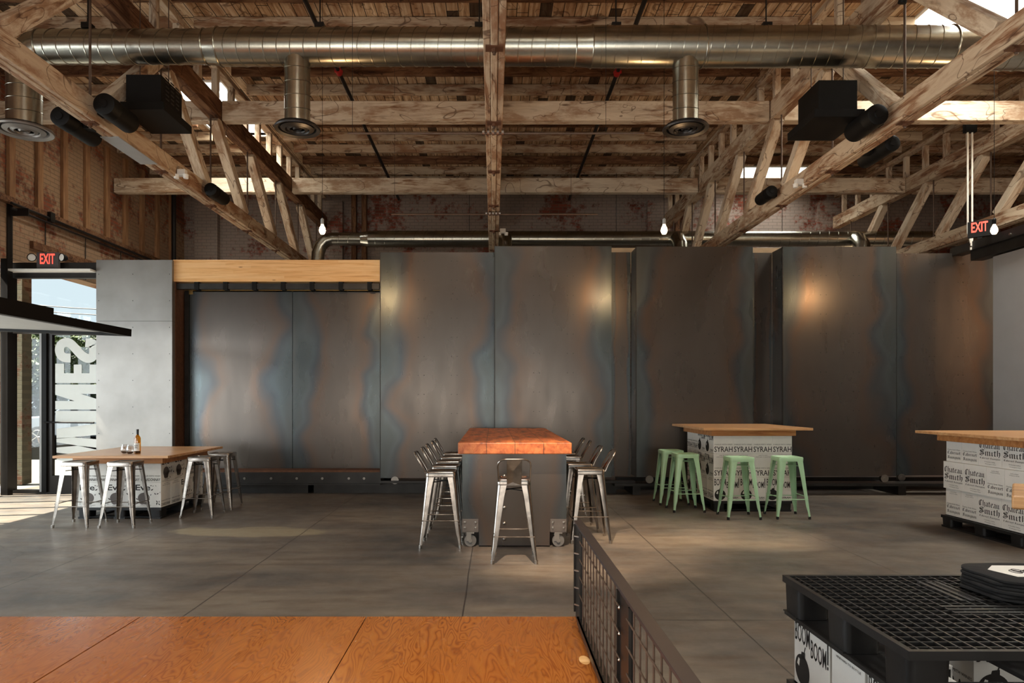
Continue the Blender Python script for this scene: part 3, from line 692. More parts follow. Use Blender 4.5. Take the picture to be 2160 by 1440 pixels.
m = MB(); duct_run(m, X(700, Y2), X(762, Y2), 0, 0, .14, .18); m.cyl((X(762, Y2), 0, 0), (X(778, Y2), 0, 0), .14, .178, n=32, caps=False); duct_run(m, X(778, Y2), X(1060, Y2), 0, 0, .178, .2); m.build('duct_section', GALV, t, smooth=True)
m = MB(); duct_run(m, X(1060, Y2), 11, 0, 0, .17, .2); m.build('duct_section', GALV, t, smooth=True)
x = X(700, Y2); MB().tube([(x+.02, 0, 0), (x-.12, -.0, -.03), (x-.24, 0, -.14), (x-.3, 0, -.3), (x-.36, 0, -1.2)], .14, 24, False).build('duct_elbow', GALV, t, smooth=True)
for px in (1064, 1425, 1800):
    x = X(px, Y2); MB().tube([(x, 0, .0), (x, -.2, -.06), (x, -.35, -.2), (x, -.38, -.6)], .16, 24, False).build('duct_branch', GALV, t, smooth=True)
for px in (990, 1300, 1650): x = X(px, Y2); MB().cyl((x, 0, .15), (x, 0, ZJ-Z2), .006, n=6).build('duct_hanger', DARKST, t)

# ------------------------------------------------------------------ black boxes, cylinder fixtures
def hang_box(x0, x1, ya, yb, z0, z1, bx0, bx1, label):
    t = thing('hanging_cabinet', label, 'equipment box', ((x0+x1)/2, (ya+yb)/2, z0))
    c = (x0+x1)/2; cy = (ya+yb)/2
    MB().bx(x0-c, x1-c, ya-cy, yb-cy, 0, .085).build('tray', BLACK, t, bevel=.004)
    MB().bx(bx0-c, bx1-c, ya+.1-cy, yb-.08-cy, .085, z1-z0).build('cabinet', BLACK, t, bevel=.004)
    m = MB()
    for k in range(6):
        for r_ in range(3): m.bx(bx1-c-.001, bx1-c+.004, ya+.2-cy+r_*.12, ya+.28-cy+r_*.12, .2+k*.045, .215+k*.045)
    m.build('vent_slots', DARKST, t)
    for sx in (bx0-c+.03, bx1-c-.03): MB().cyl((sx, 0, z1-z0), (sx, 0, ZT0-z0+.8), .006, n=6).build('hanger_rod', ROD, t)
hang_box(-3.99, -3.52, 7.3, 7.98, 4.60, 5.02, -3.98, -3.6, 'black ventilated box hanging beside the left truss')
hang_box(3.44, 3.98, 7.3, 7.98, 4.52, 4.96, 3.53, 3.95, 'black ventilated box hanging beside the right truss')
def can(p, L, r, label, side):
    t = thing('cylinder_fixture', label, 'ceiling fixture', p, 0, 'black cylinder fixtures')
    Mr = Matrix.Rotation(-PI/2, 4, 'X') @ Matrix.Identity(4)
    MB().lathe([(.0001, 0), (r*.35, 0), (r*.4, .01), (r*.85, .012), (r*.97, .02), (r, .04), (r, L*.3), (r*1.015, L*.31), (r, L*.32), (r, L-.02), (r*.95, L), (.0001, L-.01)], (0, -L/2, 0), 32, Mr).build('body', BLACK, t, smooth=True)
    MB().bx(min(side*.0, side*.175), max(side*.0, side*.175), -.05, .05, -.03, .03).build('bracket', BLACK, t)
can((-3.86, 7.0, 4.43), .5, .11, 'larger black cylinder fixture on the near part of the left truss chord', -1)
can((-3.9, 9.65, 4.40), .5, .09, 'black cylinder fixture far down the left truss chord', -1)
can((3.96, 7.25, 4.43), .5, .11, 'larger black cylinder fixture on the near part of the right truss chord', 1)
can((3.98, 9.95, 4.47), .45, .085, 'black cylinder fixture far down the right truss chord', 1)
can((-4.36, 7.15, 4.35), .6, .1, 'black cylinder fixture on the wall side of the left truss chord', 1)
can((4.46, 7.9, 4.36), .6, .09, 'black cylinder fixture on the far side of the right truss chord', -1)
pl = MB().bx(-.1, .1, 7.35, 8.2, -.008, 0).build('splice_plate', FROST, None, (-4.13, 0, ZC0-.001)); tag(pl, 'pale grey steel plate bolted under the left truss chord', 'plate')
def head(p, label):
    t = thing('emergency_light', label, 'emergency light', p)
    MB().bx(-.05, .05, -.04, .04, -.03, .05).build('housing', WHITE, t, bevel=.005)
    for s in (-1, 1): MB().lathe([(.0001, -.03), (.03, -.03), (.035, .02), (.0001, .03)], (s*.06, -.03, -.04), 14).build('lamp_head', WHITE, t, smooth=True)
head((-3.97, 8.72, 4.38), 'small white emergency light on the left truss chord')
head((.17, 11.9, 4.42), 'small white emergency light on the right side of the centre truss')
head((4.08, 9.1, 4.38), 'small white emergency light under the right truss')

# ------------------------------------------------------------------ bulbs
def bulb(x, label, ztop=6.6):
    z = 3.54; y = 8.2
    t = thing('pendant_bulb', label, 'light bulb', (x, y, z))
    MB().lathe([(.0001, -.06), (.022, -.054), (.036, -.03), (.039, -.01), (.033, .018), (.019, .045), (.014, .06)], (0, 0, 0), 20).build('glass_bulb', BULB, t, smooth=True)
    MB().lathe([(.015, .06), (.02, .062), (.021, .12), (.01, .135), (.0001, .136)], (0, 0, 0), 16).build('socket', FROST if x < 5 else BLACK, t)
    MB().cyl((0, 0, .13), (0, 0, ztop-z), .003, n=6).build('cord', BLACK, t)
    l = lamp('bulb_light', 'POINT', (x, y, z-.1), 34, (1, .62, .3), shadow_soft_size=.045); return t
bulb(-2.05, 'glowing bare bulb hanging over the gap left of the long table'); bulb(2.055, 'glowing bare bulb hanging left of the mint stool table'); bulb(6.02, 'glowing bare bulb hanging beside the right exit sign')
def spot(x, y, z, e, aim, size, label):  # added spotlights, standing in for pools of skylight sun
    t = thing('added_spot', label, 'added spotlight', (x, y, z+.1)); d = Vector(aim).normalized()
    MB().cyl(-d*.12, d*.02, .035, n=16).cyl((0, 0, .05), -d*.06, .008, n=8).build('head', BLACK, t)
    lamp('added_spot_lamp', 'SPOT', Vector((x, y, z+.1))+d*.05, e, (1, .76, .54), aim, spot_size=size, spot_blend=.8, shadow_soft_size=.03)
spot(.05, 4.55, 4.22, 1400, (.2, .53, -1), .62, 'added small black spotlight under the centre truss nearer the camera')
spot(1.6, 5.0, 6.2, 1100, (.02, .42, -1), .32, 'added small black spotlight high under the roof right of the centre truss')
spot(3.6, 6.0, 4.9, 900, (-.16, .3, -1), .36, 'added small black spotlight high under the roof near the right truss')

# ------------------------------------------------------------------ stools
def leg_mesh(sx, sy, H):
    m = MB(); lv = []
    for k, (f, w) in enumerate(((0, .088), (.06, .084), (.2, .07), (.5, .056), (.82, .042), (.9, .030), (1, .026))):
        z = H-.008-(H-.03)*f; o = .148+(.212-.148)*f
        pts = []
        cr = w*.45
        pts.append((-w, 0)); pts.append((-cr, 0))
        for a in range(1, 4): t_ = a/4*PI/2; pts.append((-cr+cr*math.sin(t_), -cr+cr*math.cos(t_)))
        pts.append((0, -cr)); pts.append((0, -w))
        th = .004; inn = [(-w, -th), (-cr*1.05, -th), (-th*1.3, -cr*1.05), (-th, -w)]
        ring = pts+inn[::-1]
        lv.append([(sx*(o+px_), sy*(o+py_), z) for px_, py_ in ring])
    n = len(lv[0]); vs = [v for g in lv for v in g]; fs = []
    for j in range(len(lv)-1):
        for k in range(n): fs.append((j*n+k, j*n+(k+1) % n, (j+1)*n+(k+1) % n, (j+1)*n+k))
    fs += [tuple(range(n)), tuple(range((len(lv)-1)*n, len(lv)*n))]
    return m.add(vs, fs)
def rsq(h, r, z, n=5):
    out = []
    for cx, cy, a0 in ((h-r, h-r, 0), (-(h-r), h-r, PI/2), (-(h-r), -(h-r), PI), (h-r, -(h-r), 3*PI/2)):
        for k in range(n+1): a = a0+PI/2*k/n; out.append((cx+r*math.cos(a), cy+r*math.sin(a), z))
    return out
def make_stool(name, label, mat, H=.765, back=False, group=None):
    t = thing(name, label, 'stool', (0, 0, 0), 0, group)
    rings = [rsq(.153, .035, H-.055), rsq(.155, .035, H-.012), rsq(.150, .035, H-.002), rsq(.143, .032, H), rsq(.132, .03, H-.003), rsq(.125, .03, H-.010), rsq(.04, .02, H-.014), rsq(.012, .01, H-.014)]
    n = len(rings[0]); m = MB().add([v for g in rings for v in g], [(j*n+k, j*n+(k+1) % n, (j+1)*n+(k+1) % n, (j+1)*n+k) for j in range(len(rings)-1) for k in range(n)])
    seat = m.build('seat', mat, t, smooth=True)
    MB().lathe([(.011, H-.0145), (.0001, H-.0145)], (0, 0, 0), 12).build('seat_hole', BLACK, seat)
    for sx in (-1, 1):
        for sy in (-1, 1):
            lg = leg_mesh(sx, sy, H).build('leg', mat, t, smooth=True)
            MB().cyl((sx*.202, sy*.202, .0), (sx*.2, sy*.2, .034), .016, .018, n=12).build('foot_cap', RUBBER if mat is MINT else BOLT, lg)
    for z, hh, ax in ((.245, .188, 'x'), (.275, .186, 'y')):
        for s in (-1, 1):
            p, q_ = ((-hh, s*hh, z), (hh, s*hh, z)) if ax == 'x' else ((s*hh, -hh, z), (s*hh, hh, z))
            MB().tube([p, q_], .006, 8).build('foot_rail', mat, t, smooth=True)
    MB().tube([(-.145, -.145, H-.11), (0, 0, H-.10), (.145, .145, H-.11)], .005, 6).tube([(-.145, .145, H-.115), (0, 0, H-.11), (.145, -.145, H-.115)], .005, 6).build('cross_brace', mat if mat is MINT else BLACK, t)
    if back:       # low back on the -Y side
        y0 = -.150; T = .195; pts = []
        for k, (x, z) in enumerate(((-.142, -.02), (-.146, .05), (-.15, .13), (-.142, .165), (-.115, T-.008), (-.08, T), (.08, T), (.115, T-.008), (.142, .165), (.15, .13), (.146, .05), (.142, -.02))):
            pts.append((x, y0-.008-.115*max(0, z)/T, H+z))
        MB().tube(pts, .0075, 8).build('back_hoop', mat, t, smooth=True)
        m = MB(); 
        for th in (0, 1):
            pass
        g = [(-.066, -.055), (.066, -.055), (.070, .0), (.070, T-.005), (-.070, T-.005), (-.070, .0)]
        m.poly(g, lambda x, z, th: (x, y0-.010-.114*max(0, z)/T-th, H+z), -.002, .002); m.build('back_splat', mat, t, bevel=.001)
    return t
def put(o, x, y, rz=0): o.location = (x, y, 0); o.rotation_euler = (0, 0, rz); return o
proto = make_stool('low_back_stool', 'brushed steel low back stool at the near end of the long timber table', RAWST, back=True, group='low back steel stools round the long table')
put(proto, .193, 6.42, 0)
for k, (x, y) in enumerate(((-.53, 7.07), (-.525, 7.68), (-.53, 8.25), (-.52, 8.85), (-.53, 9.43))):
    o = put(copy_tree(proto), x, y, -PI/2)
    o['label'] = 'brushed steel low back stool left of the long table, '+('nearest', 'second nearest', 'middle', 'second farthest', 'farthest')[k]+' of five'
for k, (x, y) in enumerate(((1.02, 7.3), (.98, 7.92), (1.0, 8.92), (.99, 9.52))):
    o = put(copy_tree(proto), x, y, PI/2+(0, .04, -.05, 0)[k])
    o['label'] = 'brushed steel low back stool right of the long table, '+('nearest', 'second nearest', 'third nearest', 'farthest')[k]+' of four'
p1 = make_stool('backless_stool', 'brushed steel backless stool at the front left corner of the left table', RAWST, group='backless steel stools round the left table'); put(p1, -4.94, 8.17)
for x, y, lb in ((-4.385, 8.15, 'brushed steel backless stool at the front right of the left table, below the bottle'), (-3.75, 8.83, 'brushed steel backless stool at the right side of the left table, nearer one'), (-3.75, 9.45, 'brushed steel backless stool at the right side of the left table, farther one')):
    o = put(copy_tree(p1), x, y); o['label'] = lb
p2 = make_stool('backless_stool', 'mint green metal stool in front of the left half of the boxed table', MINT, H=.772, group='mint green stools'); put(p2, 3.13, 8.7)
for x, y, r, lb in ((3.76, 8.74, 0, 'mint green metal stool in front of the right half of the boxed table'), (2.6, 9.24, 0, 'mint green metal stool left of the boxed table, nearer one'), (2.57, 9.87, 0, 'mint green metal stool left of the boxed table, farther one')):
    o = put(copy_tree(p2), x, y, r); o['label'] = lb

# ------------------------------------------------------------------ long timber table on casters
TX0, TX1, TY0, TY1 = -.352, .785, 6.8, 10.3
t = thing('long_table', 'long high table with thick timber top and dark steel base on casters', 'table', ((TX0+TX1)/2, (TY0+TY1)/2, 0))
cw = (TX1-TX0)/2; cl = (TY1-TY0)/2
MB().bx(-cw, cw, -cl, cl, .955, 1.068).build('tabletop', BUTCHER, t, bevel=.008)
b0 = -cl+.15; bw = .53
MB().poly([(-bw, .954), (-bw, .155), (-bw+.17, .155), (-bw+.17, .012), (bw-.17, .012), (bw-.17, .155), (bw, .155), (bw, .954)], lambda x, z, y: (x, y, z), b0, -b0).build('base_box', STEEL, t)
m = MB()
for z in (.08, .24, .4, .55, .72): m.lathe([(.018, 0), (.017, .008), (.01, .015), (.0001, .017)], (-.10, b0, z), 10, Matrix.Rotation(PI/2, 4, 'X'))
m.build('rivets', BOLT, t, smooth=True)
for sx in (-1, 1):
    for sy in (-1, 1):
        x = sx*(bw-.082); y = sy*(abs(b0)-.02)
        yf = sy*(abs(b0)+.004)
        br = MB().bx(x-.082, x+.082, min(yf, yf+sy*.006), max(yf, yf+sy*.006), .155, .285).bx(x-.082, x+.082, y-.13 if sy > 0 else y-.03, y+.03 if sy > 0 else y+.13, .15, .158).build('caster_bracket', plain('bracket_steel', (120, 112, 106), .4, .7, .1, 8) if 'bracket_steel' not in MATS else MATS['bracket_steel'], t)
        m = MB()
        for dx in (-.055, .055):
            for z in (.195, .25): m.lathe([(.014, 0), (.012, .01), (.0001, .013)], (x+dx, yf+sy*.006, z), 8, Matrix.Rotation(PI/2*(1 if sy < 0 else -1), 4, 'X'))
        m.build('bracket_bolts', BOLT, br)
        c = MB().cyl((x, y-.016, .063), (x, y+.016, .063), .061, n=28).build('caster_wheel', plain('caster_rubber', (96, 94, 92), .5) if 'caster_rubber' not in MATS else MATS['caster_rubber'], t, smooth=True)
        MB().bx(x-.04, x+.01, y-.026, y-.02, .06, .15).bx(x-.04, x+.01, y+.02, y+.026, .06, .15).cyl((x, y-.03, .063), (x, y+.03, .063), .02, n=12).bx(x-.04, x+.04, y-.035, y+.035, .135, .15).build('caster_fork', BOLT, c)

# ------------------------------------------------------------------ wine cases
BW, BN, BH = .348, .262, .314
FR = {}
B = {}
def bl(letters):
    G = {'i': (.5, [[(.05,.88),(.18,.98),(.18,.1),(.32,0),(.42,.12)],[(.1,1.24),(.3,1.42)]]), 'n': (.86, [[(.05,.88),(.18,.98),(.18,.1),(.3,0)],[(.18,.8),(.45,1),(.58,.88),(.58,.1),(.72,0),(.8,.12)]]),
     'm': (1.26, [[(.05,.88),(.18,.98),(.18,.1),(.3,0)],[(.18,.8),(.45,1),(.58,.88),(.58,.1),(.7,0)],[(.58,.8),(.85,1),(.98,.88),(.98,.1),(1.12,0),(1.2,.12)]]),
     'u': (.86, [[(.05,.88),(.18,.98),(.18,.15),(.32,0),(.56,.2)],[(.58,1),(.58,.1),(.72,0),(.8,.12)]]), 'a': (.74, [[(.12,.85),(.35,1),(.52,.85),(.52,.1),(.65,0)],[(.52,.58),(.16,.42),(.14,.12),(.28,0),(.52,.2)]]),
     'e': (.62, [[(.52,.14),(.32,0),(.13,.15),(.13,.82),(.32,1),(.5,.85),(.46,.6),(.14,.46)]]), 't': (.56, [[(.22,1.28),(.2,.12),(.35,0),(.5,.12)],[(.02,.98),(.44,.98)]]),
     'h': (.76, [[(.06,1.42),(.18,1.52),(.18,.03)],[(.18,.75),(.45,1),(.6,.85),(.58,.2),(.42,-.28)]]), 'b': (.74, [[(.1,1.52),(.15,.1),(.35,0),(.58,.15),(.58,.85),(.4,1),(.16,.8)]]),
     'r': (.58, [[(.05,.88),(.18,.98),(.18,.1),(.3,0)],[(.18,.8),(.4,1),(.5,.88)]]), 'v': (.74, [[(.08,.95),(.18,.85),(.2,.1),(.35,0),(.58,.2),(.58,.9),(.45,1)]]),
     'g': (.76, [[(.58,.95),(.3,1),(.13,.85),(.13,.2),(.3,.05),(.58,.25)],[(.58,1),(.58,-.2),(.35,-.4),(.1,-.28)]]), 'o': (.74, [[(.35,1),(.13,.85),(.13,.15),(.35,0),(.58,.15),(.58,.85),(.35,1)]]),
     'C': (.95, [[(.8,1.28),(.55,1.5),(.22,1.3),(.12,.9),(.15,.3),(.4,0),(.8,.22)],[(.45,1.4),(.45,.2)]]), 'S': (1.05, [[(.9,1.28),(.6,1.5),(.25,1.4),(.15,1.1),(.4,.86),(.78,.65),(.86,.35),(.6,.02),(.25,.05),(.04,.28)],[(.3,1.18),(.82,.98)],[(.15,.55),(.72,.32)]]), ' ': (.5, [])}
    out = []; x = 0; nb = (.085, .07)
    for ch in letters:
        w, st = G[ch]
        for s in st:
            for (a, b_), (c, d) in zip(s, s[1:]):
                pts = [(x+a-nb[0], b_-nb[1]), (x+a+nb[0], b_+nb[1]), (x+c+nb[0], d+nb[1]), (x+c-nb[0], d-nb[1])]
                out.append(pts)
        x += w
    return out, x
def bl_fit(mb, s, x0, x1, z0, z1, f):      # baseline z0, cap height z1
    qs, w = bl(s)
    for q_ in qs:
        v = [f((x/w)*(x1-x0)+x0, y/1.5*(z1-z0)+z0) for x, y in q_]; mb.add(v, [(0, 1, 2, 3)])
def face_text(mb, s, x0, x1, z0, z1, f, off=0.0):
    v, fs = text_mesh(s, x0, x1, z0, z1, off) if (s, off) not in FR else (None, None)
    if v is None:
        vs, fs = FR[(s, off)]; v = [(a*(x1-x0)+x0, b_*(z1-z0)+z0) for a, b_ in vs]
    else: FR[(s, off)] = ([((a-x0)/(x1-x0), (b_-z0)/(z1-z0)) for a, b_ in v], fs)
    mb.add([f(a, b_) for a, b_ in v], fs)
def disc(mb, cx, cz, rx, rz, f, n=28): mb.add([f(cx+rx*math.cos(2*PI*k/n), cz+rz*math.sin(2*PI*k/n)) for k in range(n)], [tuple(range(n))])
def case_faces(kind):
    dark = MB(); grey = MB(); e = .0012; white = MB()
    for side in range(4):
        narrow = side % 2 == 0; w = (BN if narrow else BW)
        if side == 0: f = lambda x, z, h=e: (x, -BW/2-h, z)
        elif side == 2: f = lambda x, z, h=e: (-x, BW/2+h, z)
        elif side == 1: f = lambda x, z, h=e: (BN/2+h, x, z)
        else: f = lambda x, z, h=e: (-BN/2-h, -x, z)
        T = lambda s, x0, x1, z0, z1, off=0.0, mb=dark: face_text(mb, s, x0*w, x1*w, z0, z1, f, off)
        if narrow:
            if kind == 'cab':
                T('Land to Hand', -.2, .2, .272, .284); T('Vineyard to Bottle', -.26, .26, .252, .264); T('Charles Smith Wines', -.42, .42, .132, .146)
                bl_fit(dark, 'Cabernet', -.42*w, .44*w, .088, .122, f); bl_fit(dark, 'Sauvignon', -.40*w, .44*w, .035, .068, f)
            elif kind == 'syrah':
                T('LAND TO HAND', -.2, .25, .288, .298); T('VINEYARD TO BOTTLE', -.36, .4, .266, .276); T('CHARLES SMITH WINES', -.46, .46, .115, .130)
                T('SYRAH', -.46, .47, .022, .095, .008)
            else:
                T('LAND TO HAND', -.2, .25, .288, .298); T('VINEYARD TO BOTTLE', -.36, .4, .266, .276); T('CHARLES SMITH WINES', -.46, .46, .072, .088)
                T('CHARDONNAY', -.46, .47, .016, .052, .014)
        else:
            if kind == 'cab':
                bl_fit(dark, 'Chateau', -.45*w, .44*w, .195, .258, f); bl_fit(dark, 'Smith', -.44*w, .46*w, .115, .18, f)
                bl_fit(dark, 'Cabernet', -.42*w, 0, .078, .096, f); bl_fit(dark, 'Sauvignon', .03*w, .45*w, .078, .096, f)
                T('Columbia Valley', -.22, .24, .040, .053); T('Washington State', -.2, .26, .018, .030)
            elif kind == 'syrah':
                T('BOOM', -.47, -.03, .205, .298, .008); T('BOOM', .0, .42, .172, .258, .008); dark.add([f(.445*w, .20), f(.475*w, .20), f(.475*w, .30), f(.445*w, .30)], [(0, 1, 2, 3)]); dark.add([f(.445*w, .178), f(.475*w, .178), f(.475*w, .192), f(.445*w, .192)], [(0, 1, 2, 3)])
                disc(dark, -.25*w, .082, .074, .072, f)
                dark.add([f(-.30*w, .13), f(-.17*w, .14), f(-.17*w, .172), f(-.27*w, .168)], [(0, 1, 2, 3)]); dark.add([f(-.21*w, .165), f(-.19*w, .165), f(-.15*w, .20), f(-.17*w, .20)], [(0, 1, 2, 3)])
                white.add([f(-.40*w, .098, e+.0006), f(-.34*w, .09, e+.0006), f(-.32*w, .125, e+.0006), f(-.36*w, .13, e+.0006)], [(0, 1, 2, 3)])
                T('SYRAH', .10, .44, .030, .056, .01); T('WASHINGTON STATE', .0, .44, .014, .022)
            else:
                T('Eve', -.42, .12, .215, .288, .02)
                disc(grey, -.12*w, .12, .075, .066, f); grey.add([f(-.27*w, .05), f(.03*w, .05), f(.08*w, .12), f(-.32*w, .12)], [(0, 1, 2, 3)]); disc(grey, -.17*w, .058, .03, .02, f); disc(grey, -.06*w, .058, .03, .02, f)
                dark.add([f(-.13*w, .18), f(-.12*w, .18), f(-.08*w, .215), f(-.10*w, .215)], [(0, 1, 2, 3)])
                rnd = random.Random(5+side)
                for k in range(34):
                    ang = rnd.random()*2*PI; cx = (rnd.random()-.5)*.94; cz = .04+rnd.random()*.26
                    if (abs(cx+.12) < .24 and cz > .04 and cz < .2) or (cx < .14 and cz > .2): continue
                    L_ = .008+rnd.random()*.014; a_ = (cx*w, cz); ux, uz = math.cos(ang)*L_, math.sin(ang)*L_
                    (dark if k % 3 else grey).add([f(a_[0]-ux, a_[1]-uz), f(a_[0]-uz*.4, a_[1]+ux*.4), f(a_[0]+ux, a_[1]+uz), f(a_[0]+uz*.4, a_[1]-ux*.4)], [(0, 1, 2, 3)])
                T('CHARDONNAY', -.25, .15, .022, .034); T('WASHINGTON STATE', -.42, .02, .008, .016)
    return dark, grey, white
def case_proto(kind):
    t = thing('wine_case', 'x', 'wine case')
    MB().bx(-BN/2, BN/2, -BW/2, BW/2, 0, BH).build('carton', CARDW, t, bevel=.002)
    MB().bx(-.0015, .0015, -BW/2-.0008, BW/2+.0008, BH-.0005, BH+.0006).build('lid_seam', INKG, t)
    d, g, w = case_faces(kind); pr = d.build('printing', INK, t)
    if g.f: g.build('apple_print', INKG, t)
    if w.f: w.build('bomb_highlight', CARDW, t)
    return t
protos = {k: case_proto(k) for k in ('syrah', 'chard', 'cab')}; used = set()
def case(kind, x, y, z, rz, label, group):
    if kind not in used: o = protos[kind]; used.add(kind)
    else: o = copy_tree(protos[kind])
    o.location = (x, y, z); o.rotation_euler = (0, 0, rz); o['label'] = label; o['group'] = group; return o
ORD = ('first', 'second', 'third', 'fourth', 'fifth', 'sixth')
def layer(kind, xa, ya, z, typ, side, rowname, where, words, group, W_=1.05):
    """front face starts at y=ya, spans xa..xa+W; typ P: broad faces in front; side 'L'/'R' the visible flank"""
    k = 0
    dn, db = words
    if typ == 'P': front = [(BW, BN, PI/2)]*3; rest = [BN]+[BW, BW]; rrest = [PI/2, 0, 0]
    else: front = [(BN, BW, 0)]*4; rest = [BW]+[BN, BN]; rrest = [0, PI/2, PI/2]
    n = len(front); step = W_/n
    for i in range(n):
        w, dpt, r = front[i]
        case(kind, xa+step*(i+.5), ya+dpt/2, z, r, 'wine case with %s, %s from left, %s front row, %s' % (db if typ == 'P' else dn, ORD[i], rowname, where), group)
    y = ya+front[0][1]+.003
    for i in range(3):
        dpt = rest[i]; r = rrest[i]; w = BW if dpt == BN else BN
        x = xa+w/2 if side == 'L' else xa+W_-w/2
        flank = dn if dpt == BN else db
        case(kind, x, y+dpt/2, z, r, 'wine case with %s, %s from front, %s row, %s side, %s' % (flank, ORD[i+1], rowname, 'left' if side == 'L' else 'right', where), group)
        y += dpt+.003

# ------------------------------------------------------------------ pallets
def pallet(name, label, x0, x1, y0, y1, z, h=.14, cell=.055, group=None):
    t = thing(name, label, 'pallet', ((x0+x1)/2, (y0+y1)/2, z), 0, group); a = (x1-x0)/2; b = (y1-y0)/2
    m = MB().bx(-a, a, -b, -b+.022, h-.032, h).bx(-a, a, b-.022, b, h-.032, h).bx(-a, -a+.022, -b+.022, b-.022, h-.032, h).bx(a-.022, a, -b+.022, b-.022, h-.032, h)
    nx = int(2*a/cell); ny = int(2*b/cell)
    for i in range(1, nx): x = -a+2*a*i/nx; m.bx(x-.0035, x+.0035, -b+.022, b-.022, h-.03, h-.002)
    for j in range(1, ny):
        y = -b+2*b*j/ny; m.bx(-a+.022, a-.022, y-.0035, y+.0035, h-.028, h-.003)
    m.build('deck', PLASTIC, t)
    # solid corrugated strips set in the deck
    s = MB()
    for cx, cy, lx, ly in ((0, -b*.08, a*.3, 0), (0, b*.45, 0, b*.3), (a*.55, -b*.45, 0, b*.3)):
        if lx:
            for k in range(3): s.bx(cx-lx, cx+lx, cy-.05+k*.04, cy-.03+k*.04, h-.012, h+.001)
        else:
            for k in range(3): s.bx(cx-.05+k*.04, cx-.03+k*.04, cy-ly, cy+ly, h-.012, h+.001)
    s.build('deck_ribs', PLASTIC, t)
    for i in (-1, 0, 1):
        for j in (-1, 0, 1):
            fx, fy = .075, .085; cx = i*(a-fx-.004); cy = j*(b-fy-.004)
            r = [rsq(1, .35, 0)[k] for k in range(24)]
            mm = MB(); n = len(r)
            vs = [(cx+p[0]*fx*.94, cy+p[1]*fy*.94, .02) for p in r]+[(cx+p[0]*fx, cy+p[1]*fy, h-.03) for p in r]
            mm.add(vs, [(k, (k+1) % n, n+(k+1) % n, n+k) for k in range(n)]+[tuple(range(n-1, -1, -1)), tuple(range(n, 2*n))]).build('foot', PLASTIC, t, smooth=True)
    m = MB()
    for i in (-1, 0, 1): m.bx(i*(a-.08)-.07, i*(a-.08)+.07, -b, b, 0, .018)
    for j in (-1, 0, 1): m.bx(-a, a, j*(b-.08)-.07, j*(b-.08)+.07, .0185, .024)
    m.build('runner', PLASTIC, t)
    return t
def pallet_top(label, x0, x1, y0, y1, z, cx0, cx1, cy0, cy1):
    t = thing('tabletop', label, 'tabletop', ((x0+x1)/2, (y0+y1)/2, z), 0)
    a = (x1-x0)/2; b = (y1-y0)/2; mx, my = (x0+x1)/2, (y0+y1)/2
    MB().bx(-a, a, -b, b, 0, .032).build('top_board', FIR, t, bevel=.003)
    i0, i1, j0, j1 = cx0-mx-.008, cx1-mx+.008, cy0-my-.008, cy1-my+.008; w = .03
    for r in ((i0-w, i1+w, j0-w, j0), (i0-w, i1+w, j1, j1+w), (i0-w, i0, j0, j1), (i1, i1+w, j0, j1)): MB().bx(*r, -.078, -.001).build('apron', FIRDK, t, bevel=.002)
    return t
# left table
G1 = 'chardonnay cases under the left table'
pallet('pallet', 'black plastic pallet on the floor under the left table', -5.22, -4.166, 8.57, 9.83, 0)
layer('chard', -5.22, 8.575, .142, 'P', 'R', 'lower', 'left table', ('CHARDONNAY lettering', 'an apple print'), G1)
layer('chard', -5.22, 8.575, .142+BH+.002, 'Q', 'R', 'upper', 'left table', ('CHARDONNAY lettering', 'an apple print'), G1)
pallet_top('light wood square tabletop carrying a wine bottle, on chardonnay cases', -5.41, -3.99, 8.38, 10.08, .142+2*(BH+.002)+.001, -5.22, -4.17, 8.575, 9.84)
# mint-stool table
G2 = 'syrah cases under the mint stool table'
pallet('pallet', 'black plastic pallet on the floor under the mint stool table', 2.95, 4.0, 9.13, 10.38, 0)
WD = ('SYRAH lettering', 'BOOM BOOM! lettering')
for r_, (ty, nm) in enumerate((('P', 'bottom'), ('Q', 'middle'), ('Q', 'top'))):
    layer('syrah', 2.95, 9.135, .142+r_*(BH+.002), ty, 'L', nm, 'mint stool table', WD, G2)
pallet_top('orange wood square tabletop above the syrah cases and mint stools', 2.766, 4.208, 8.97, 10.55, .142+3*(BH+.002)+.001, 2.95, 4.0, 9.135, 10.4)
# right table
G3 = 'cabernet cases under the right table'
pallet('pallet', 'black plastic pallet on the floor under the table at the right edge', 5.3, 6.36, 6.84, 8.08, 0)
WD = ('small CABERNET lettering', 'large blackletter printing')
for r_, (ty, nm, dx) in enumerate((('Q', 'bottom', .03), ('P', 'middle', .0), ('Q', 'top', .035))):
    layer('cab', 5.33+dx, 6.85, .142+r_*(BH+.002), ty, 'L', nm, 'right edge table', WD, G3)
pallet_top('light wood square tabletop on cabernet cases at the right edge', 5.13, 6.75, 6.66, 8.3, .142+3*(BH+.002)+.001, 5.33, 6.42, 6.85, 8.1)

# foreground pallet stack
pallet('pallet', 'black plastic pallet on the floor under the cases in the right foreground', 1.44, 2.66, 2.33, 3.35, 0, .13)
zz = .133
for k, (r, y, dpt, lb) in enumerate(((0, 3.33-BW/2, BW, 'white wine case with BOOM BOOM! print, far corner of the foreground pallet stack'), (PI/2, 3.33-BW-.02-BN/2, BN, 'white wine case with VINEYARD TO BOTTLE print, middle of the foreground pallet stack'), (0, 3.33-BW*1.5-.04-BN, BW, 'white wine case with BOOM BOOM! print, near corner of the foreground pallet stack'))):
    w = BN if r == 0 else BW
    case('syrah', 1.47+w/2, y, zz, r, lb, 'syrah cases in the foreground stack')
for k, y in enumerate((3.15, 2.87, 2.52)):
    case('syrah', 2.3, y-.0, zz, 0 if k == 2 else PI/2, 'white wine case on the %s far side of the foreground pallet stack' % ('back', 'middle', 'near')[k], 'syrah cases in the foreground stack') if k == 0 else None
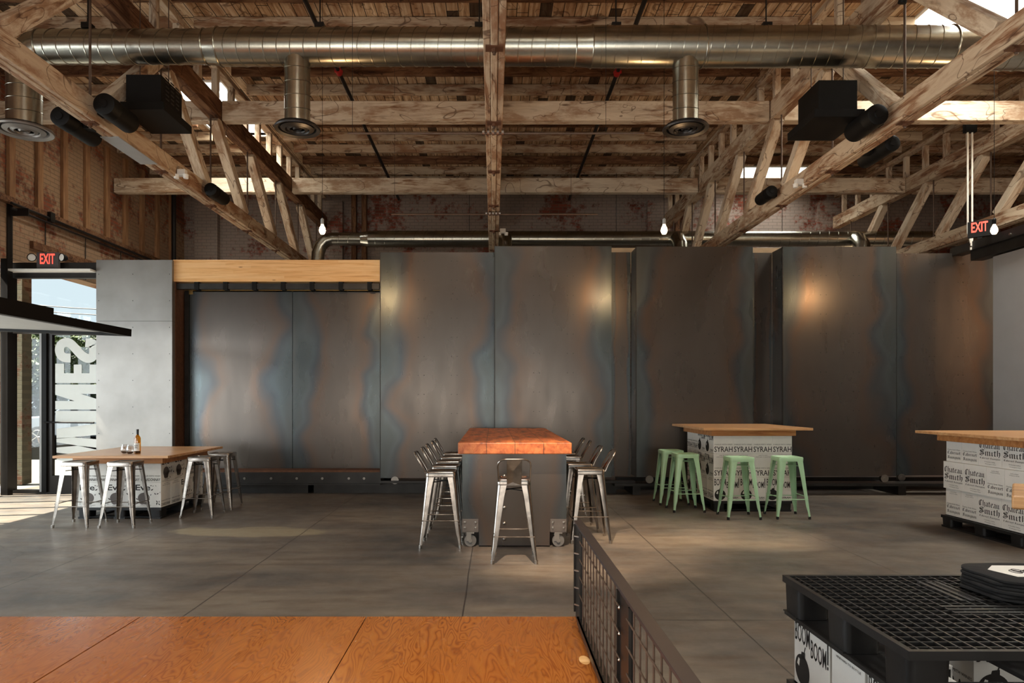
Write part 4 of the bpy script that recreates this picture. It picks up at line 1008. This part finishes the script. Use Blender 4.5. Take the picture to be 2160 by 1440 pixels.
pallet('pallet', 'black plastic grid pallet topping the stack in the right foreground', 1.42, 2.68, 2.33, 3.35, zz+BH+.003, .19, .05)
# folded T-shirts
ztop = zz+BH+.003+.19
for k in range(6):
    n = 14; m = MB(); rnd = random.Random(k); z0 = ztop+.002+k*.0155; h = .0148; A, Bq = .19+.008*rnd.random(), .17+.008*rnd.random()
    def bump(a, ph): return .004*math.sin(a*3+ph)+.003*math.sin(a*7+ph*2)
    prof = [(.96, 0), (1, .25), (1, .75), (.96, 1), (.5, 1.0), (.0, 1.0)]
    ph = rnd.random()*6; vs = []; N = 40
    for s_, hz in prof:
        for i in range(N):
            a = 2*PI*i/N; cx = max(-1, min(1, 1.18*math.cos(a))); cy = max(-1, min(1, 1.18*math.sin(a)))
            vs.append((cx*s_*A+bump(a, ph)*(s_ > .1), cy*s_*Bq+bump(a+1, ph)*(s_ > .1), z0-ztop+hz*h))
    m.add(vs, [(j*N+i, j*N+(i+1) % N, (j+1)*N+(i+1) % N, (j+1)*N+i) for j in range(len(prof)-1) for i in range(N)])
    t = thing('folded_shirt', 'folded black t-shirt, %s' % ('lowest of the stack on the black grid pallet', 'second from the bottom of the stack', 'third from the bottom of the stack', 'third from the top of the stack', 'second from the top of the stack', 'topmost of the stack, with a white print')[k], 'shirt', (2.34+.008*rnd.random(), 3.03, ztop), rnd.random()*.1, 'folded black shirts')
    m.build('cloth', CLOTH, t, smooth=True)
    if k == 5:
        zt = z0-ztop+h+.001; w = MB().add([(-.09, -.08, zt), (.14, -.1, zt), (.15, .1, zt), (-.04, .12, zt), (-.12, .05, zt)], [(0, 1, 2, 3, 4)]); w.build('white_print', WHITE, t)
        g = MB()
        for c_ in range(7):
            cx = -.03+.022*c_; cy = .015*math.sin(c_*2); g.tube([(cx+.02*math.cos(u*PI/5), cy+.03*math.sin(u*PI/5), zt+.001) for u in range(11)], .0018, 4, False)
        g.build('print_lines', INK, t)
# ------------------------------------------------------------------ bottle and glasses
TT = .142+2*(BH+.002)+.034
p = at(290, 957, 8.8)
t = thing('wine_bottle', 'amber wine bottle with white label on the left table', 'bottle', (X(290, 8.72), 8.72, TT))
MB().lathe([(.0001, .001), (.036, .001), (.038, .006), (.038, .19), (.034, .21), (.018, .235), (.0145, .25), (.0145, .305), (.0001, .306)], (0, 0, 0), 28).build('glass', BOTTLEG, t, smooth=True)
MB().lathe([(.0155, .238), (.0152, .25), (.016, .31), (.0001, .311)], (0, 0, 0), 20).build('capsule', CORK, t, smooth=True)
lb = MB(); n = 16; vs = []
for z in (.035, .135):
    for k in range(n+1): a = -PI/2-1.2+2.4*k/n; vs.append((.0386*math.cos(a), .0386*math.sin(a), z))
lb.add(vs, [(k, k+1, n+2+k, n+1+k) for k in range(n)]); lab = lb.build('label', CARDW, t, smooth=True)
m = MB()
for s_, x0, x1, z0, z1 in (('THE', -.008, .008, .118, .127), ('VELVET', -.024, .024, .094, .112), ('DEVIL', -.02, .02, .068, .088)):
    v, f_ = text_mesh(s_, x0, x1, z0, z1, .02); m.add([(.039*math.sin(a/.039), -.039*math.cos(a/.039), b_) for a, b_ in v], f_)
m.build('label_print', INK, lab)
MB().lathe([(.0001, .004), (.035, .004), (.036, .032), (.0001, .033)], (0, 0, 0), 24).build('wine', WINE, t, smooth=True)
for x, y, lb_ in ((X(262.5, 8.72), 8.72, 'left stemless wineglass with red wine on the left table'), (X(274, 8.62), 8.62, 'right stemless wineglass with red wine, nearer the bottle on the left table')):
    t = thing('stemless_wineglass', lb_, 'wineglass', (x, y, TT), 0, 'stemless wineglasses')
    MB().lathe([(.0001, .001), (.022, .001), (.036, .015), (.046, .04), (.044, .065), (.036, .095), (.030, .118), (.029, .118), (.035, .094), (.043, .065), (.0445, .04), (.035, .017), (.02, .004), (.0001, .004)], (0, 0, 0), 28).build('bowl', GLASSW, t, smooth=True)
    MB().lathe([(.0001, .005), (.02, .005), (.034, .017), (.0415, .034), (.0001, .035)], (0, 0, 0), 24).build('wine', WINE, t, smooth=True)

# ------------------------------------------------------------------ foreground platform and railing
PZ, PX, PY = .32, .46, 3.71
t = thing('plywood_platform', 'orange plywood platform filling the near foreground', 'platform', (-2.3, 1.6, 0))
for a, b in ((-5.3, -4.46), (-4.455, -3.24), (-3.235, -1.918), (-1.91, -.69), (-.685, PX+.012)):
    MB().bx(a+2.3, b+2.3, -2.2, PY-1.6, PZ-.018, PZ).build('plywood_sheet', PLY, t)
MB().bx(-3.0, PX+2.3, -2.2, PY-.03-1.6, .002, PZ-.018).build('platform_base', BLACK, t)
fp = at(1233, 1391, 3.09); 
k = MB(); N = 20; k.add([(X(1233, 3.09)+2.3+.025*math.cos(2*PI*i/N), 3.09-1.6+.052*math.sin(2*PI*i/N), PZ+.0008) for i in range(N)], [tuple(range(N))]); k.build('plywood_patch', GLULAM, t)
t = thing('steel_railing', 'dark steel railing with wire grid panels beside the plywood platform', 'railing', (PX, 2.0, PZ))
RT = .845-PZ
MB().bx(-.022, .022, -2.6, 1.70, RT-.012, RT).build('top_rail', plain('rail_steel', (74, 66, 66), .45, .7, .15, 3), t, bevel=.001)
MB().bx(-.03, .006, -2.6, 1.5, .06, .068).bx(-.03, -.024, -2.6, 1.5, .03, .068).build('bottom_rail', DARKST, t)
def rpost(y0, y1):
    MB().bx(-.012, .0, y0, y1, .001, RT-.012).build('post', BRONZE, t); MB().bx(-.022, -.012, y0-.012, y0, .03, RT-.02).bx(-.022, -.012, y1, y1+.012, .03, RT-.02).build('post_angle', DARKST, t)
rpost(1.47, 1.70); rpost(.22, .42); rpost(-1.05, -.85)
for y0, y1 in ((.45, 1.40), (-.82, .18), (-2.1, -1.1)):
    m = MB(); n = int((y1-y0)/.088)
    for i in range(n+1): y = y1-.088*i-.03; m.cyl((-.016, y, .062), (-.016, y, RT-.012), .0033, n=6)
    for z in (.78, .69, .60, .51): m.cyl((-.022, y0-.09, z-PZ), (-.022, y1+.06, z-PZ), .0033, n=6)
    m.build('wire_grid', ROD, t)
m = MB()
for z in (.78, .69, .6, .51, .42): m.cyl((-.03, 1.6, z-PZ), (.005, 1.56, z-PZ), .005, n=6)
for y in (.30, -.97):
    for z in (.78, .69, .6, .51): m.lathe([(.0001, -.007), (.007, 0), (.0001, .007)], (-.024, y+.06, z-PZ), 8)
m.build('rod_ends', BOLT, t)
# oak counter end at right edge
t = thing('oak_counter', 'thick oak counter corner at the right edge of the photo', 'counter', (3.19, 4.2, 0), -.655)
MB().bx(0, 1.6, 0, .8, .825, .908).build('counter_slab', clean_wood('oak', (150, 108, 66), (190, 142, 92), (206, 162, 112), (1, 10, 26), .45), t, bevel=.012)
for x in (.3, 1.5):
    for y in (.1, .7): MB().bx(x-.03, x+.03, y-.03, y+.03, 0, .825).build('leg', BLACK, t)

# ------------------------------------------------------------------ outside
struct(MB().bx(-60, -7.9, -30, 80, -.2, -.02).bx(-60, 12, 17.2, 80, -.2, -.02).build('ground', ASPH))
t = thing('car', 'silver grey car parked in the street beyond the glass door', 'car', (-13.0, 22.5, -.02))
prof = [(-2.2, .35), (-2.25, .75), (-1.9, .95), (-1.1, 1.02), (-.5, 1.42), (.9, 1.45), (1.6, 1.05), (2.15, .95), (2.25, .6), (2.2, .3)]
MB().poly(prof, lambda x, z, tt: (x, tt, z), -.85, .85).build('body', CARP, t, bevel=.06)
MB().poly([(-1.0, 1.03), (-.48, 1.36), (.85, 1.39), (1.45, 1.05)], lambda x, z, tt: (x, tt, z), -.86, .86).build('side_windows', CARG, t)
for x in (-1.4, 1.4):
    for y in (-.8, .8):
        wv = MB().cyl((x, y-.1, .33), (x, y+.1, .33), .33, n=28).build('wheel', TIRE, t)
        m = MB()
        for k in range(5): a = 2*PI*k/5; m.cyl((x, y-.12, .33), (x+.2*math.cos(a), y-.12, .33+.2*math.sin(a)), .03, n=6)
        m.tube([(x+.21*math.cos(u*PI/10), y-.11, .33+.21*math.sin(u*PI/10)) for u in range(21)], .02, 6, False).build('rim', BOLT, wv)
def tree(x, y, h, R_, lab, n=6500):
    t = thing('tree', lab, 'tree', (x, y, -.02), 0, 'street trees'); rnd = random.Random(int(x*10)+int(y))
    MB().tube([(0, 0, 0), (.1, 0, h*.35), (0, .1, h*.7)], [.18, .13, .06], 10).build('trunk', TRUNK, t)
    m = MB()
    for i in range(n):
        d = Vector((rnd.gauss(0, 1), rnd.gauss(0, 1), rnd.gauss(0, .75))).normalized()*R_*(.55+.5*rnd.random()); d.z *= .7
        c = d+Vector((0, 0, h*.68)); s_ = .07+.06*rnd.random(); u = Vector((rnd.gauss(0, 1), rnd.gauss(0, 1), rnd.gauss(0, 1))).normalized(); w = u.orthogonal().normalized()
        m.add([c-u*s_, c-w*s_*.5, c+u*s_, c+w*s_*.5], [(0, 1, 2, 3)])
    m.build('foliage', LEAF, t)
tree(-20.8, 30, 5.2, 2.6, 'leafy tree seen through the narrow side pane beyond the brick pier')
tree(-15.6, 25.5, 4.6, 1.9, 'leafy tree in the street behind the white S on the door')
tree(-12.2, 28.5, 5.2, 1.5, 'small yellow green tree at the right of the glass door')
h_ = MB(); rnd = random.Random(3)
for i in range(5000):
    c = Vector((-26+rnd.random()*17, 31+rnd.random()*.8, rnd.random()*2.3)); u = Vector((rnd.gauss(0, 1), rnd.gauss(0, 1), rnd.gauss(0, 1))).normalized()*.16; w = u.orthogonal().normalized()*.1; h_.add([c-u, c-w, c+u, c+w], [(0, 1, 2, 3)])
hd_ = h_.build('hedge', GRASSM); tag(hd_, 'green hedge along the far side of the street', 'hedge'); hd_['kind'] = 'stuff'
for k, (z0, z1) in enumerate(((6.2, 5.5), (5.95, 5.25))):
    o = MB().tube([(-26+22*s_/12, 30, z0+(z1-z0)*s_/12-.5*math.sin(s_/12*PI)) for s_ in range(13)], .025, 5).build('power_line', PIPE)
    tag(o, '%s thin dark power line crossing the sky outside' % ('upper', 'lower')[k], 'power line', 'power lines')
